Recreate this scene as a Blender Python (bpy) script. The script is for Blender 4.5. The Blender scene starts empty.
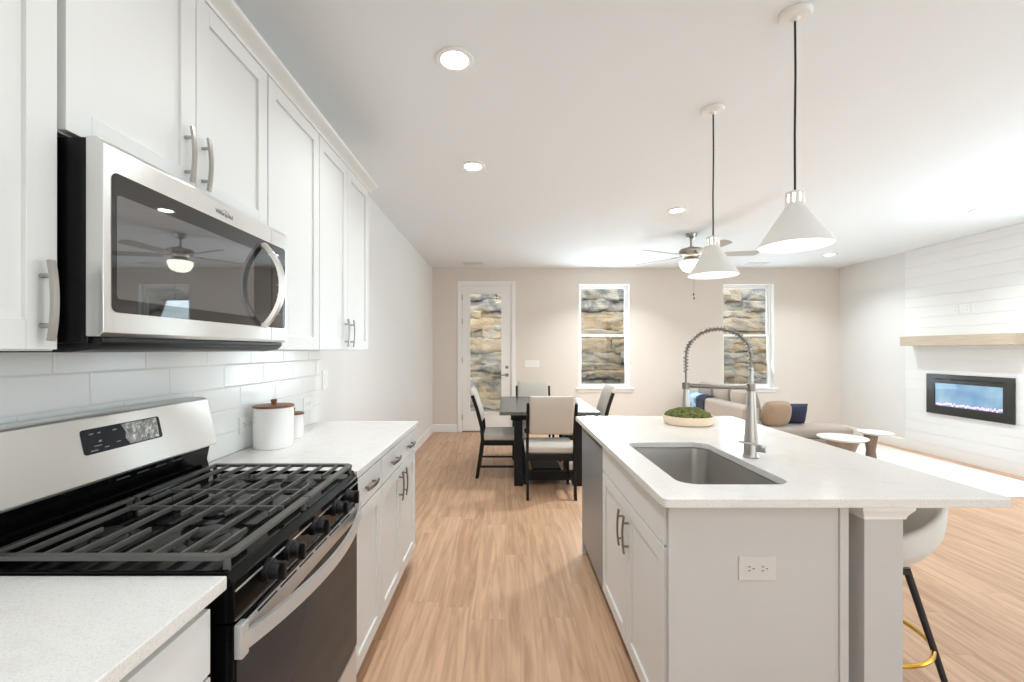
import bpy, bmesh, math, random
from mathutils import Vector, Matrix, noise
random.seed(7)
PI = math.pi
S = bpy.context.scene
COL = S.collection

# ------------------------------------------------------------------ camera
cam_d = bpy.data.cameras.new('camera')
cam_d.sensor_width = 36.0
cam_d.lens = 440.0 / 1024.0 * 36.0
cam_d.shift_x = 7.0 / 1024.0
cam_d.shift_y = 9.0 / 1024.0
cam_d.clip_start = 0.05
cam = bpy.data.objects.new('camera', cam_d)
cam.location = (0, 0, 1.372)
cam.rotation_euler = (PI / 2, 0, 0)
COL.objects.link(cam)
S.camera = cam

# ------------------------------------------------------------------ world, lights, exposure
w = bpy.data.worlds.new('sky')
S.world = w
w.use_nodes = True
nt = w.node_tree
bg = nt.nodes['Background']
sky = nt.nodes.new('ShaderNodeTexSky')
sky.sky_type = 'NISHITA'
sky.sun_disc = False
sky.sun_elevation = math.radians(48)
sky.sun_rotation = math.radians(200)
hs = nt.nodes.new('ShaderNodeHueSaturation')
hs.inputs['Saturation'].default_value = 0.25
nt.links.new(sky.outputs[0], hs.inputs['Color'])
nt.links.new(hs.outputs[0], bg.inputs['Color'])
bg.inputs['Strength'].default_value = 0.27

def area(name, loc, rot, sx, sy, power, col=(1, 1, 1), shape='RECTANGLE', spread=180):
    l = bpy.data.lights.new(name, 'AREA')
    l.shape = shape
    l.size = sx
    if shape in ('RECTANGLE', 'ELLIPSE'):
        l.size_y = sy
    l.energy = power
    l.color = col
    l.spread = math.radians(spread)
    o = bpy.data.objects.new(name, l)
    o.location = loc
    o.rotation_euler = rot
    COL.objects.link(o)
    return o

XR_ = 5.60
DAY = (0.725, 0.90, 1.0)
WARM = (0.89, 0.965, 1.0)
# daylight at the rear windows; front and side lamps are fill added for brightness
UP = math.radians(58)      # tilt of the added front fill, aimed up at the ceiling
area('fill_front', (2.6, -2.93, 1.6), (PI / 2 + UP, 0, 0), 3.2, 1.7, 30, DAY, spread=120)
area('fill_side', (XR_ - .07, 1.8, 1.55), (PI / 2 + math.radians(47), 0, PI / 2), 4.6, 1.8, 43, DAY, spread=140)
for wx, wp in ((1.66, 20), (4.07, 8)):
    area('daylight_back', (wx, 7.62, 1.5), (-PI / 2 - math.radians(25), 0, 0), 0.84, 1.7, wp, DAY, spread=150)
KITCHEN_CAN, LIVING_CAN = 3.5, 14
S.view_settings.view_transform = 'Standard'
S.view_settings.look = 'None'
S.view_settings.gamma = 1.0
S.view_settings.use_curve_mapping = False
S.view_settings.exposure = 1.14
S.render.film_transparent = False
S.cycles.max_bounces = 10
S.cycles.diffuse_bounces = 6
S.cycles.glossy_bounces = 5
S.cycles.transparent_max_bounces = 12
S.cycles.sample_clamp_indirect = 6.0
S.cycles.caustics_reflective = False
S.cycles.caustics_refractive = False

# ------------------------------------------------------------------ materials
def lin(c):
    c = c / 255.0
    return c / 12.92 if c <= 0.04045 else ((c + 0.055) / 1.055) ** 2.4

def rgb(r, g, b):
    return (lin(r), lin(g), lin(b), 1.0)

MATS = {}
def mat(name, col, rough=0.5, metal=0.0, spec=0.5, ior=1.5, emit=None, estr=0.0, coat=0.0,
        bump=0.0, bscale=40.0, stretch=(1, 1, 1), vary=0.0, vscale=6.0, sheen=0.0, aniso=0.0):
    m = bpy.data.materials.new(name)
    m.use_nodes = True
    n = m.node_tree.nodes
    L = m.node_tree.links
    p = n['Principled BSDF']
    p.inputs['Base Color'].default_value = col
    p.inputs['Roughness'].default_value = rough
    p.inputs['Metallic'].default_value = metal
    p.inputs['Specular IOR Level'].default_value = spec
    p.inputs['IOR'].default_value = ior
    p.inputs['Coat Weight'].default_value = coat
    p.inputs['Sheen Weight'].default_value = sheen
    p.inputs['Anisotropic'].default_value = aniso
    if aniso:
        tg = n.new('ShaderNodeTangent')
        tg.direction_type = 'RADIAL'
        tg.axis = 'Z'
        L.new(tg.outputs[0], p.inputs['Tangent'])
        p.inputs['Anisotropic Rotation'].default_value = 0.25
    if emit:
        p.inputs['Emission Color'].default_value = emit
        p.inputs['Emission Strength'].default_value = estr
    if bump or vary:
        tc = n.new('ShaderNodeTexCoord')
        mp = n.new('ShaderNodeMapping')
        mp.inputs['Scale'].default_value = stretch
        L.new(tc.outputs['Object'], mp.inputs['Vector'])
        if bump:
            tx = n.new('ShaderNodeTexNoise')
            tx.inputs['Scale'].default_value = bscale
            tx.inputs['Detail'].default_value = 4
            L.new(mp.outputs[0], tx.inputs['Vector'])
            b = n.new('ShaderNodeBump')
            b.inputs['Strength'].default_value = bump
            b.inputs['Distance'].default_value = 0.004
            L.new(tx.outputs['Fac'], b.inputs['Height'])
            L.new(b.outputs[0], p.inputs['Normal'])
        if vary:
            t2 = n.new('ShaderNodeTexNoise')
            t2.inputs['Scale'].default_value = vscale
            t2.inputs['Detail'].default_value = 5
            L.new(mp.outputs[0], t2.inputs['Vector'])
            r = n.new('ShaderNodeValToRGB')
            r.color_ramp.elements[0].position = 0.3
            r.color_ramp.elements[1].position = 0.7
            a = 1 - vary
            r.color_ramp.elements[0].color = (col[0] * a, col[1] * a, col[2] * a, 1)
            k = 1 + vary * 0.4
            r.color_ramp.elements[1].color = (min(1, col[0] * k), min(1, col[1] * k), min(1, col[2] * k), 1)
            L.new(t2.outputs['Fac'], r.inputs[0])
            L.new(r.outputs[0], p.inputs['Base Color'])
    MATS[name] = m
    return m

M_wall = mat('wall_paint', rgb(232, 231, 229), 0.85, bump=0.03, bscale=300)
M_wall_back = mat('wall_paint_beige', rgb(226, 218, 209), 0.85, bump=0.03, bscale=300)
M_ceil = mat('ceiling_paint', rgb(236, 239, 241), 0.9, bump=0.03, bscale=250)
M_trim = mat('trim_paint', rgb(242, 241, 239), 0.4)
M_ship = mat('shiplap_paint', rgb(238, 238, 237), 0.55)
M_cab = mat('cabinet_paint', rgb(221, 221, 219), 0.42)
M_island = mat('island_paint', rgb(196, 193, 189), 0.5)
M_toe = mat('toe_kick_shade', rgb(150, 135, 122), 0.6)  # white toe kicks; shade and floor reflection are put into this brown
M_tile = mat('glazed_tile', rgb(246, 246, 244), 0.15, bump=0.05, bscale=9)
M_grout = mat('grout', rgb(232, 230, 226), 0.9)
M_steel = mat('brushed_steel', rgb(226, 225, 222), 0.3, 1.0, bump=0.035, bscale=150, stretch=(1, 0.01, 1), aniso=0.92)
M_steel_v = mat('brushed_steel_dark', rgb(140, 144, 148), 0.36, 0.35, bump=0.04, bscale=60, stretch=(1, 1.5, 0.03))
M_satin = mat('satin_steel', rgb(206, 205, 203), 0.34, 0.55, bump=0.03, bscale=60, stretch=(1, 0.02, 1.5))
M_sink = mat('sink_steel', rgb(200, 196, 190), 0.3, 0.88, bump=0.04, bscale=80, stretch=(0.05, 1, 1))
M_nickel = mat('brushed_nickel', rgb(178, 174, 168), 0.3, 1.0)
M_nickel_d = mat('dark_nickel', rgb(140, 136, 130), 0.32, 1.0)
M_enamel = mat('black_enamel', rgb(7, 7, 7), 0.1, spec=0.16)
M_black = mat('black_plastic', rgb(13, 13, 13), 0.35, spec=0.35)
M_iron = mat('cast_iron', rgb(84, 82, 78), 0.4, spec=0.35, bump=0.1, bscale=300)
M_ovenglass = mat('oven_glass', rgb(48, 50, 53), 0.10, ior=1.3, spec=0.3)
M_mwglass = mat('microwave_glass', rgb(14, 14, 15), 0.02, ior=1.8)
M_mwscreen = mat('microwave_window', rgb(66, 66, 67), 0.02, ior=2.5)
M_mark = mat('printed_mark', rgb(150, 150, 150), 0.5)
M_logo = mat('logo_ink', rgb(96, 95, 93), 0.4)
M_film = mat('crumpled_film', rgb(150, 148, 142), 0.2, 0.6, bump=1.0, bscale=60, vary=0.5, vscale=30)
M_ceramic = mat('white_ceramic', rgb(238, 236, 233), 0.25)
M_lid = mat('acacia_wood', rgb(140, 86, 54), 0.4, vary=0.35, vscale=12, stretch=(1, 8, 1))
M_plate = mat('white_plastic', rgb(240, 239, 236), 0.35)
M_plate_d = mat('greige_plastic', rgb(206, 202, 197), 0.4)
M_slot = mat('slot_shadow', rgb(60, 58, 56), 0.6)
M_darkwood = mat('dark_wood', rgb(24, 23, 22), 0.5, spec=0.25, vary=0.3, vscale=5, stretch=(1, 12, 1))
M_tabletop = mat('dark_table_top', rgb(96, 94, 91), 0.26, vary=0.25, vscale=5, stretch=(12, 1, 1))
M_linen = mat('linen_fabric', rgb(199, 191, 180), 0.9, bump=0.25, bscale=500, sheen=0.2)
M_sofa = mat('taupe_sofa_fabric', rgb(162, 148, 136), 0.92, bump=0.3, bscale=300, sheen=0.2)
M_sofa_d = mat('tan_cushion_fabric', rgb(152, 126, 103), 0.92, bump=0.3, bscale=300, sheen=0.2)
M_navy = mat('navy_fabric', rgb(38, 44, 68), 0.8, bump=0.3, bscale=200, vary=0.4, vscale=8)
M_rug = mat('white_rug', rgb(222, 218, 212), 0.95, bump=0.5, bscale=200)
M_ctop = mat('pale_table_top', rgb(226, 222, 216), 0.3)
M_cbase = mat('brown_table_base', rgb(142, 118, 100), 0.5, vary=0.3, vscale=10, stretch=(1, 1, 0.2))
M_oak = mat('light_oak', rgb(200, 184, 163), 0.55, vary=0.14, vscale=9, stretch=(4, 0.5, 8))
M_matteblack = mat('matte_black_metal', rgb(34, 30, 28), 0.45)
M_gold = mat('brass', rgb(214, 168, 70), 0.2, 1.0)
M_stool = mat('pale_stool_fabric', rgb(222, 220, 214), 0.8, bump=0.2, bscale=400)
M_pend = mat('white_enamel_shade', rgb(238, 236, 232), 0.4)
M_cord = mat('black_cord', rgb(38, 36, 36), 0.7)
M_fanmetal = mat('fan_nickel', rgb(170, 166, 160), 0.3, 1.0)
M_blade = mat('fan_blade_grey', rgb(178, 174, 168), 0.5)
M_glow = mat('lamp_lens', rgb(255, 250, 242), 0.5, emit=(1.0, 0.97, 0.93, 1), estr=16)
M_bulb = mat('warm_bulb', rgb(255, 240, 214), 0.5, emit=(1.0, 0.97, 0.93, 1), estr=26)
M_bowlglow = mat('frosted_bowl', rgb(255, 240, 220), 0.4, emit=(1.0, 0.90, 0.76, 1), estr=2.2)
M_bowlclay = mat('cream_bowl', rgb(228, 208, 182), 0.55)
M_frame = mat('fireplace_frame', rgb(52, 51, 49), 0.25)
M_ember = mat('ember_crystal', rgb(240, 210, 235), 0.3, emit=(0.78, 0.42, 0.86, 1), estr=0.5)
M_blind = mat('vinyl_frame', rgb(244, 243, 241), 0.35)
M_ground = mat('outside_gravel', rgb(176, 168, 155), 0.95, bump=0.6, bscale=40, vary=0.3, vscale=30)
M_vent = mat('vent_paint', rgb(225, 221, 216), 0.6)

def node_mat(name):
    m = bpy.data.materials.new(name)
    m.use_nodes = True
    MATS[name] = m
    return m, m.node_tree.nodes, m.node_tree.links, m.node_tree.nodes['Principled BSDF']

def make_floor_mat():
    m, n, L, p = node_mat('oak_plank_floor')
    g = n.new('ShaderNodeNewGeometry')
    sep = n.new('ShaderNodeSeparateXYZ')
    L.new(g.outputs['Position'], sep.inputs[0])
    cmb = n.new('ShaderNodeCombineXYZ')
    L.new(sep.outputs['Y'], cmb.inputs['X'])
    L.new(sep.outputs['X'], cmb.inputs['Y'])
    def math_(op, a, b=None, c=None):
        q = n.new('ShaderNodeMath')
        q.operation = op
        for i, v in enumerate((a, b, c)):
            if v is None:
                continue
            if isinstance(v, (int, float)):
                q.inputs[i].default_value = v
            else:
                L.new(v, q.inputs[i])
        return q.outputs[0]
    u = math_('DIVIDE', sep.outputs['X'], 0.178)
    row = math_('FLOOR', u)
    wn = n.new('ShaderNodeTexWhiteNoise')
    wn.noise_dimensions = '1D'
    L.new(row, wn.inputs['W'])
    v = math_('ADD', math_('DIVIDE', sep.outputs['Y'], 1.22), wn.outputs['Value'])
    colm = math_('FLOOR', v)
    idv = n.new('ShaderNodeCombineXYZ')
    L.new(row, idv.inputs['X'])
    L.new(colm, idv.inputs['Y'])
    w2 = n.new('ShaderNodeTexWhiteNoise')
    w2.noise_dimensions = '2D'
    L.new(idv.outputs[0], w2.inputs['Vector'])
    pr = n.new('ShaderNodeValToRGB')
    pr.color_ramp.elements[0].color = rgb(193, 155, 124)
    pr.color_ramp.elements[1].color = rgb(207, 170, 139)
    L.new(w2.outputs['Value'], pr.inputs[0])
    fu = math_('ABSOLUTE', math_('SUBTRACT', math_('FRACT', u), 0.5))
    fv = math_('ABSOLUTE', math_('SUBTRACT', math_('FRACT', v), 0.5))
    seam = math_('MAXIMUM', math_('GREATER_THAN', fu, 0.4945), math_('GREATER_THAN', fv, 0.4990))
    sm_ = n.new('ShaderNodeMix')
    sm_.data_type = 'RGBA'
    L.new(math_('MULTIPLY', seam, 0.34), sm_.inputs['Factor'])
    L.new(pr.outputs[0], sm_.inputs['A'])
    sm_.inputs['B'].default_value = rgb(140, 104, 80)
    mp = n.new('ShaderNodeMapping')
    mp.inputs['Scale'].default_value = (0.9, 13, 1)
    L.new(cmb.outputs[0], mp.inputs['Vector'])
    # shift the grain per plank
    add = n.new('ShaderNodeVectorMath')
    add.operation = 'MULTIPLY_ADD'
    add.inputs[1].default_value = (37, 37, 37)
    L.new(w2.outputs['Color'], add.inputs[0])
    L.new(mp.outputs[0], add.inputs[2])
    nz = n.new('ShaderNodeTexNoise')
    nz.inputs['Scale'].default_value = 1.7
    nz.inputs['Detail'].default_value = 7
    nz.inputs['Roughness'].default_value = 0.6
    nz.inputs['Distortion'].default_value = 1.1
    L.new(add.outputs[0], nz.inputs['Vector'])
    rp = n.new('ShaderNodeValToRGB')
    rp.color_ramp.elements[0].position = 0.33
    rp.color_ramp.elements[0].color = (0.66, 0.60, 0.55, 1)
    rp.color_ramp.elements[1].position = 0.62
    rp.color_ramp.elements[1].color = (1.06, 1.05, 1.04, 1)
    L.new(nz.outputs['Fac'], rp.inputs[0])
    mx = n.new('ShaderNodeMix')
    mx.data_type = 'RGBA'
    mx.blend_type = 'MULTIPLY'
    mx.inputs['Factor'].default_value = 0.85
    L.new(sm_.outputs['Result'], mx.inputs['A'])
    L.new(rp.outputs[0], mx.inputs['B'])
    L.new(mx.outputs['Result'], p.inputs['Base Color'])
    p.inputs['Roughness'].default_value = 0.42
    bm = n.new('ShaderNodeBump')
    bm.inputs['Strength'].default_value = 0.12
    bm.inputs['Distance'].default_value = 0.002
    L.new(nz.outputs['Fac'], bm.inputs['Height'])
    L.new(bm.outputs[0], p.inputs['Normal'])
    return m
M_floor = make_floor_mat()

def make_quartz():
    m, n, L, p = node_mat('white_quartz')
    tc = n.new('ShaderNodeTexCoord')
    nz = n.new('ShaderNodeTexNoise')
    nz.inputs['Scale'].default_value = 260
    nz.inputs['Detail'].default_value = 2
    L.new(tc.outputs['Object'], nz.inputs['Vector'])
    n2 = n.new('ShaderNodeTexNoise')
    n2.inputs['Scale'].default_value = 5
    n2.inputs['Detail'].default_value = 8
    n2.inputs['Distortion'].default_value = 1.5
    L.new(tc.outputs['Object'], n2.inputs['Vector'])
    r1 = n.new('ShaderNodeValToRGB')
    r1.color_ramp.elements[0].position = 0.34
    r1.color_ramp.elements[0].color = rgb(216, 212, 207)
    r1.color_ramp.elements[1].position = 0.5
    r1.color_ramp.elements[1].color = rgb(228, 225, 221)
    L.new(nz.outputs['Fac'], r1.inputs[0])
    r2 = n.new('ShaderNodeValToRGB')
    r2.color_ramp.elements[0].position = 0.30
    r2.color_ramp.elements[0].color = (0.93, 0.925, 0.92, 1)
    r2.color_ramp.elements[1].position = 0.45
    r2.color_ramp.elements[1].color = (1, 1, 1, 1)
    L.new(n2.outputs['Fac'], r2.inputs[0])
    mx = n.new('ShaderNodeMix')
    mx.data_type = 'RGBA'
    mx.blend_type = 'MULTIPLY'
    mx.inputs['Factor'].default_value = 1.0
    L.new(r1.outputs[0], mx.inputs['A'])
    L.new(r2.outputs[0], mx.inputs['B'])
    L.new(mx.outputs['Result'], p.inputs['Base Color'])
    p.inputs['Roughness'].default_value = 0.16
    return m
M_quartz = make_quartz()

def make_glass():
    m = bpy.data.materials.new('window_glass')
    m.use_nodes = True
    n = m.node_tree.nodes
    L = m.node_tree.links
    n.clear()
    out = n.new('ShaderNodeOutputMaterial')
    tr = n.new('ShaderNodeBsdfTransparent')
    tr.inputs[0].default_value = (0.96, 0.97, 0.97, 1)
    gl = n.new('ShaderNodeBsdfGlossy')
    gl.inputs['Roughness'].default_value = 0.02
    fr = n.new('ShaderNodeFresnel')
    fr.inputs[0].default_value = 1.5
    mx = n.new('ShaderNodeMixShader')
    geo = n.new('ShaderNodeNewGeometry')      # reflect on the outer faces only
    inv = n.new('ShaderNodeMath')
    inv.operation = 'SUBTRACT'
    inv.inputs[0].default_value = 1.0
    L.new(geo.outputs['Backfacing'], inv.inputs[1])
    mul = n.new('ShaderNodeMath')
    mul.operation = 'MULTIPLY'
    L.new(fr.outputs[0], mul.inputs[0])
    L.new(inv.outputs[0], mul.inputs[1])
    L.new(mul.outputs[0], mx.inputs[0])
    L.new(tr.outputs[0], mx.inputs[1])
    L.new(gl.outputs[0], mx.inputs[2])
    L.new(mx.outputs[0], out.inputs[0])
    return m
M_glass = make_glass()

def make_stone():
    m, n, L, p = node_mat('stacked_stone')
    at = n.new('ShaderNodeAttribute')
    at.attribute_name = 'tone'
    tc = n.new('ShaderNodeTexCoord')
    mp = n.new('ShaderNodeMapping')
    mp.inputs['Scale'].default_value = (1.0, 1.0, 1.9)
    L.new(tc.outputs['Object'], mp.inputs['Vector'])
    nz = n.new('ShaderNodeTexNoise')
    nz.inputs['Scale'].default_value = 3.4
    nz.inputs['Detail'].default_value = 9
    nz.inputs['Roughness'].default_value = 0.65
    L.new(mp.outputs[0], nz.inputs['Vector'])
    ad = n.new('ShaderNodeMath')
    ad.operation = 'MULTIPLY_ADD'
    ad.inputs[1].default_value = 0.42
    L.new(at.outputs['Fac'], ad.inputs[0])
    L.new(nz.outputs['Fac'], ad.inputs[2])
    rp = n.new('ShaderNodeValToRGB')
    e = rp.color_ramp.elements
    e[0].position = 0.42
    e[0].color = rgb(124, 124, 122)
    e[1].position = 0.98
    e[1].color = rgb(186, 182, 170)
    for pos, c in ((0.55, (170, 166, 154)), (0.66, (186, 172, 148)), (0.76, (198, 174, 138)), (0.85, (182, 160, 128)), (0.92, (160, 154, 144))):
        k = e.new(pos)
        k.color = rgb(*c)
    L.new(ad.outputs[0], rp.inputs[0])
    L.new(rp.outputs[0], p.inputs['Base Color'])
    p.inputs['Roughness'].default_value = 0.9
    b = n.new('ShaderNodeBump')
    b.inputs['Strength'].default_value = 1.0
    b.inputs['Distance'].default_value = 0.03
    n3 = n.new('ShaderNodeTexNoise')
    n3.inputs['Scale'].default_value = 16
    n3.inputs['Detail'].default_value = 8
    L.new(mp.outputs[0], n3.inputs['Vector'])
    L.new(n3.outputs['Fac'], b.inputs['Height'])
    L.new(b.outputs[0], p.inputs['Normal'])
    return m
M_stone = make_stone()

def make_moss():
    m, n, L, p = node_mat('green_moss')
    tc = n.new('ShaderNodeTexCoord')
    nz = n.new('ShaderNodeTexNoise')
    nz.inputs['Scale'].default_value = 60
    nz.inputs['Detail'].default_value = 6
    L.new(tc.outputs['Object'], nz.inputs['Vector'])
    rp = n.new('ShaderNodeValToRGB')
    rp.color_ramp.elements[0].position = 0.32
    rp.color_ramp.elements[0].color = rgb(44, 50, 20)
    rp.color_ramp.elements[1].position = 0.66
    rp.color_ramp.elements[1].color = rgb(116, 120, 58)
    L.new(nz.outputs['Fac'], rp.inputs[0])
    L.new(rp.outputs[0], p.inputs['Base Color'])
    p.inputs['Roughness'].default_value = 0.95
    b = n.new('ShaderNodeBump')
    b.inputs['Strength'].default_value = 1.0
    b.inputs['Distance'].default_value = 0.012
    L.new(nz.outputs['Fac'], b.inputs['Height'])
    L.new(b.outputs[0], p.inputs['Normal'])
    return m
M_moss = make_moss()

def make_throw():
    m, n, L, p = node_mat('blue_patterned_throw')
    tc = n.new('ShaderNodeTexCoord')
    v = n.new('ShaderNodeTexVoronoi')
    v.inputs['Scale'].default_value = 9
    L.new(tc.outputs['Object'], v.inputs['Vector'])
    rp = n.new('ShaderNodeValToRGB')
    rp.color_ramp.elements[0].position = 0.25
    rp.color_ramp.elements[0].color = rgb(92, 140, 186)
    rp.color_ramp.elements[1].position = 0.6
    rp.color_ramp.elements[1].color = rgb(176, 206, 228)
    L.new(v.outputs['Distance'], rp.inputs[0])
    L.new(rp.outputs[0], p.inputs['Base Color'])
    p.inputs['Roughness'].default_value = 0.9
    return m
M_throw = make_throw()

def make_fire():
    m, n, L, p = node_mat('fire_screen_glow')
    tc = n.new('ShaderNodeTexCoord')
    nz = n.new('ShaderNodeTexNoise')
    nz.inputs['Scale'].default_value = 5
    L.new(tc.outputs['Object'], nz.inputs['Vector'])
    rp = n.new('ShaderNodeValToRGB')
    rp.color_ramp.elements[0].position = 0.3
    rp.color_ramp.elements[0].color = rgb(104, 146, 182)
    rp.color_ramp.elements[1].position = 0.75
    rp.color_ramp.elements[1].color = rgb(158, 190, 206)
    L.new(nz.outputs['Fac'], rp.inputs[0])
    p.inputs['Base Color'].default_value = (0.02, 0.02, 0.03, 1)
    L.new(rp.outputs[0], p.inputs['Emission Color'])
    p.inputs['Emission Strength'].default_value = 0.62
    return m
M_fire = make_fire()

# ------------------------------------------------------------------ mesh helpers
def origin(o):
    v = Vector((0, 0, 0))
    while o is not None:
        v += Vector(o.location)
        o = o.parent
    return v

class MB:
    def __init__(self):
        self.bm = bmesh.new()

    def _merge(self, tmp):
        me = bpy.data.meshes.new('t')
        tmp.to_mesh(me)
        tmp.free()
        self.bm.from_mesh(me)
        bpy.data.meshes.remove(me)

    def box(self, x0, x1, y0, y1, z0, z1, b=0.0, seg=2, mtx=None):
        t = bmesh.new()
        bmesh.ops.create_cube(t, size=1.0)
        for v in t.verts:
            v.co = Vector((x0 + (v.co.x + .5) * (x1 - x0), y0 + (v.co.y + .5) * (y1 - y0), z0 + (v.co.z + .5) * (z1 - z0)))
        if b > 0:
            b = min(b, 0.49 * min(abs(x1 - x0), abs(y1 - y0), abs(z1 - z0)))
            bmesh.ops.bevel(t, geom=t.edges[:], offset=b, segments=seg, profile=0.5, affect='EDGES')
        if mtx:
            t.transform(mtx)
        self._merge(t)
        return self

    def cyl(self, p0, p1, r0, r1=None, n=20, b=0.0):
        p0 = Vector(p0); p1 = Vector(p1)
        r1 = r0 if r1 is None else r1
        d = p1 - p0
        t = bmesh.new()
        bmesh.ops.create_cone(t, cap_ends=True, segments=n, radius1=r0, radius2=r1, depth=d.length)
        if b > 0:
            es = [e for e in t.edges if abs(e.verts[0].co.z - e.verts[1].co.z) < 1e-6]
            bmesh.ops.bevel(t, geom=es, offset=b, segments=2, profile=0.5, affect='EDGES')
        q = Vector((0, 0, 1)).rotation_difference(d.normalized())
        t.transform(Matrix.Translation((p0 + p1) / 2) @ q.to_matrix().to_4x4())
        self._merge(t)
        return self

    def surf(self, rows, close_u=False, close_v=False, cap0=False, cap1=False):
        """rows: list of lists of points (rows along v, points along u)"""
        R = [[self.bm.verts.new(p) for p in r] for r in rows]
        nv = len(R); nu = len(R[0])
        for j in range(nv if close_v else nv - 1):
            a = R[j]; c = R[(j + 1) % nv]
            for i in range(nu if close_u else nu - 1):
                k = (i + 1) % nu
                self.bm.faces.new((a[i], a[k], c[k], c[i]))
        if cap0:
            self.bm.faces.new(R[0])
        if cap1:
            self.bm.faces.new(R[-1][::-1])
        return self

    def tube(self, pts, r, n=10, closed=False, caps=True):
        pts = [Vector(p) for p in pts]
        N = len(pts)
        rr = r if isinstance(r, (list, tuple)) else [r] * N
        rows = []
        prev = None
        for i in range(N):
            if closed:
                t = pts[(i + 1) % N] - pts[i - 1]
            else:
                t = pts[min(i + 1, N - 1)] - pts[max(i - 1, 0)]
            t.normalize()
            if prev is None:
                a = Vector((0, 0, 1)) if abs(t.z) < 0.9 else Vector((1, 0, 0))
                u = (a - t * a.dot(t)).normalized()
            else:
                u = (prev - t * prev.dot(t)).normalized()
            prev = u
            v = t.cross(u)
            rows.append([pts[i] + (u * math.cos(2 * PI * k / n) + v * math.sin(2 * PI * k / n)) * rr[i] for k in range(n)])
        self.surf(rows, True, closed, caps and not closed, caps and not closed)
        return self

    def sweep(self, pts, sec, side):
        """sec: (a, b) with a along `side`, b along side x tangent"""
        pts = [Vector(p) for p in pts]
        side = Vector(side).normalized()
        N = len(pts)
        rows = []
        for i in range(N):
            t = (pts[min(i + 1, N - 1)] - pts[max(i - 1, 0)]).normalized()
            nn = side.cross(t).normalized()
            rows.append([pts[i] + side * a + nn * b for a, b in sec])
        self.surf(rows, True, False, True, True)
        return self

    def lathe(self, prof, c=(0, 0, 0), n=40, axis='Z', sx=1.0, sy=1.0, closed_prof=False):
        cx, cy, cz = c
        rows = []
        for (r, z) in prof:
            row = []
            for k in range(n):
                a = 2 * PI * k / n
                p, q = r * math.cos(a) * sx, r * math.sin(a) * sy
                if axis == 'Z':
                    row.append((cx + p, cy + q, cz + z))
                elif axis == 'X':
                    row.append((cx + z, cy + p, cz + q))
                else:
                    row.append((cx + p, cy + z, cz + q))
            rows.append(row)
        self.surf(rows, True, closed_prof)
        bmesh.ops.remove_doubles(self.bm, verts=self.bm.verts[:], dist=1e-6)
        return self

    def prism(self, poly, axis, a0, a1, b=0.0):
        t = bmesh.new()
        def P(u, v, a):
            return {'X': (a, u, v), 'Y': (u, a, v), 'Z': (u, v, a)}[axis]
        A = [t.verts.new(P(u, v, a0)) for u, v in poly]
        B = [t.verts.new(P(u, v, a1)) for u, v in poly]
        t.faces.new(A)
        t.faces.new(B[::-1])
        n = len(poly)
        for i in range(n):
            k = (i + 1) % n
            t.faces.new((A[i], B[i], B[k], A[k]))
        bmesh.ops.recalc_face_normals(t, faces=t.faces[:])
        if b > 0:
            es = [e for e in t.edges if len(e.link_faces) == 2 and e.calc_face_angle(0) > 0.6]
            bmesh.ops.bevel(t, geom=es, offset=b, segments=2, profile=0.5, affect='EDGES')
        self._merge(t)
        return self

    def ring(self, outer, inner, axis, a0, a1, b=0.0):
        """plate with a hole; the two loops carry the same count of points"""
        t = bmesh.new()
        def P(q, a):
            u, v = q
            return {'X': (a, u, v), 'Y': (u, a, v), 'Z': (u, v, a)}[axis]
        L = [[t.verts.new(P(q, a)) for q in lp] for lp in (outer, inner) for a in (a0, a1)]
        o0, o1, i0, i1 = L
        n = len(outer)
        for i in range(n):
            k = (i + 1) % n
            t.faces.new((o0[i], o0[k], o1[k], o1[i]))
            t.faces.new((i0[i], i1[i], i1[k], i0[k]))
            t.faces.new((o1[i], o1[k], i1[k], i1[i]))
            t.faces.new((o0[i], i0[i], i0[k], o0[k]))
        bmesh.ops.recalc_face_normals(t, faces=t.faces[:])
        if b > 0:
            es = [e for e in t.edges if len(e.link_faces) == 2 and e.calc_face_angle(0) > 1.2]
            bmesh.ops.bevel(t, geom=es, offset=b, segments=2, profile=0.5, affect='EDGES')
        self._merge(t)
        return self

    def ico(self, c, r, sub=2, scale=(1, 1, 1)):
        t = bmesh.new()
        bmesh.ops.create_icosphere(t, subdivisions=sub, radius=r)
        for v in t.verts:
            v.co = Vector((c[0] + v.co.x * scale[0], c[1] + v.co.y * scale[1], c[2] + v.co.z * scale[2]))
        self._merge(t)
        return self

    def pillow(self, c, sx, sy, sz, mtx=None, n=14, p=0.5, pinch=0.0, rnd=0.0):
        """soft cushion: thickness sz along local z"""
        t = bmesh.new()
        rows_t, rows_b = [], []
        for j in range(n + 1):
            v = -1 + 2 * j / n
            rt, rb = [], []
            for i in range(n + 1):
                u = -1 + 2 * i / n
                h = max(0.0, (1 - abs(u) ** 3.2)) ** p * max(0.0, (1 - abs(v) ** 3.2)) ** p
                k = 1 - pinch * (1 - abs(u)) * abs(v) ** 4
                k2 = 1 - pinch * (1 - abs(v)) * abs(u) ** 4
                x, y = u * sx / 2 * k2 * math.sqrt(1 - rnd * v * v), v * sy / 2 * k * math.sqrt(1 - rnd * u * u)
                rt.append(t.verts.new((x, y, h * sz / 2)))
                rb.append(t.verts.new((x, y, -h * sz / 2)))
            rows_t.append(rt); rows_b.append(rb)
        for j in range(n):
            for i in range(n):
                t.faces.new((rows_t[j][i], rows_t[j][i + 1], rows_t[j + 1][i + 1], rows_t[j + 1][i]))
                t.faces.new((rows_b[j][i], rows_b[j + 1][i], rows_b[j + 1][i + 1], rows_b[j][i + 1]))
        bmesh.ops.remove_doubles(t, verts=t.verts[:], dist=1e-5)
        if mtx:
            t.transform(mtx)
        t.transform(Matrix.Translation(c))
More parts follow.
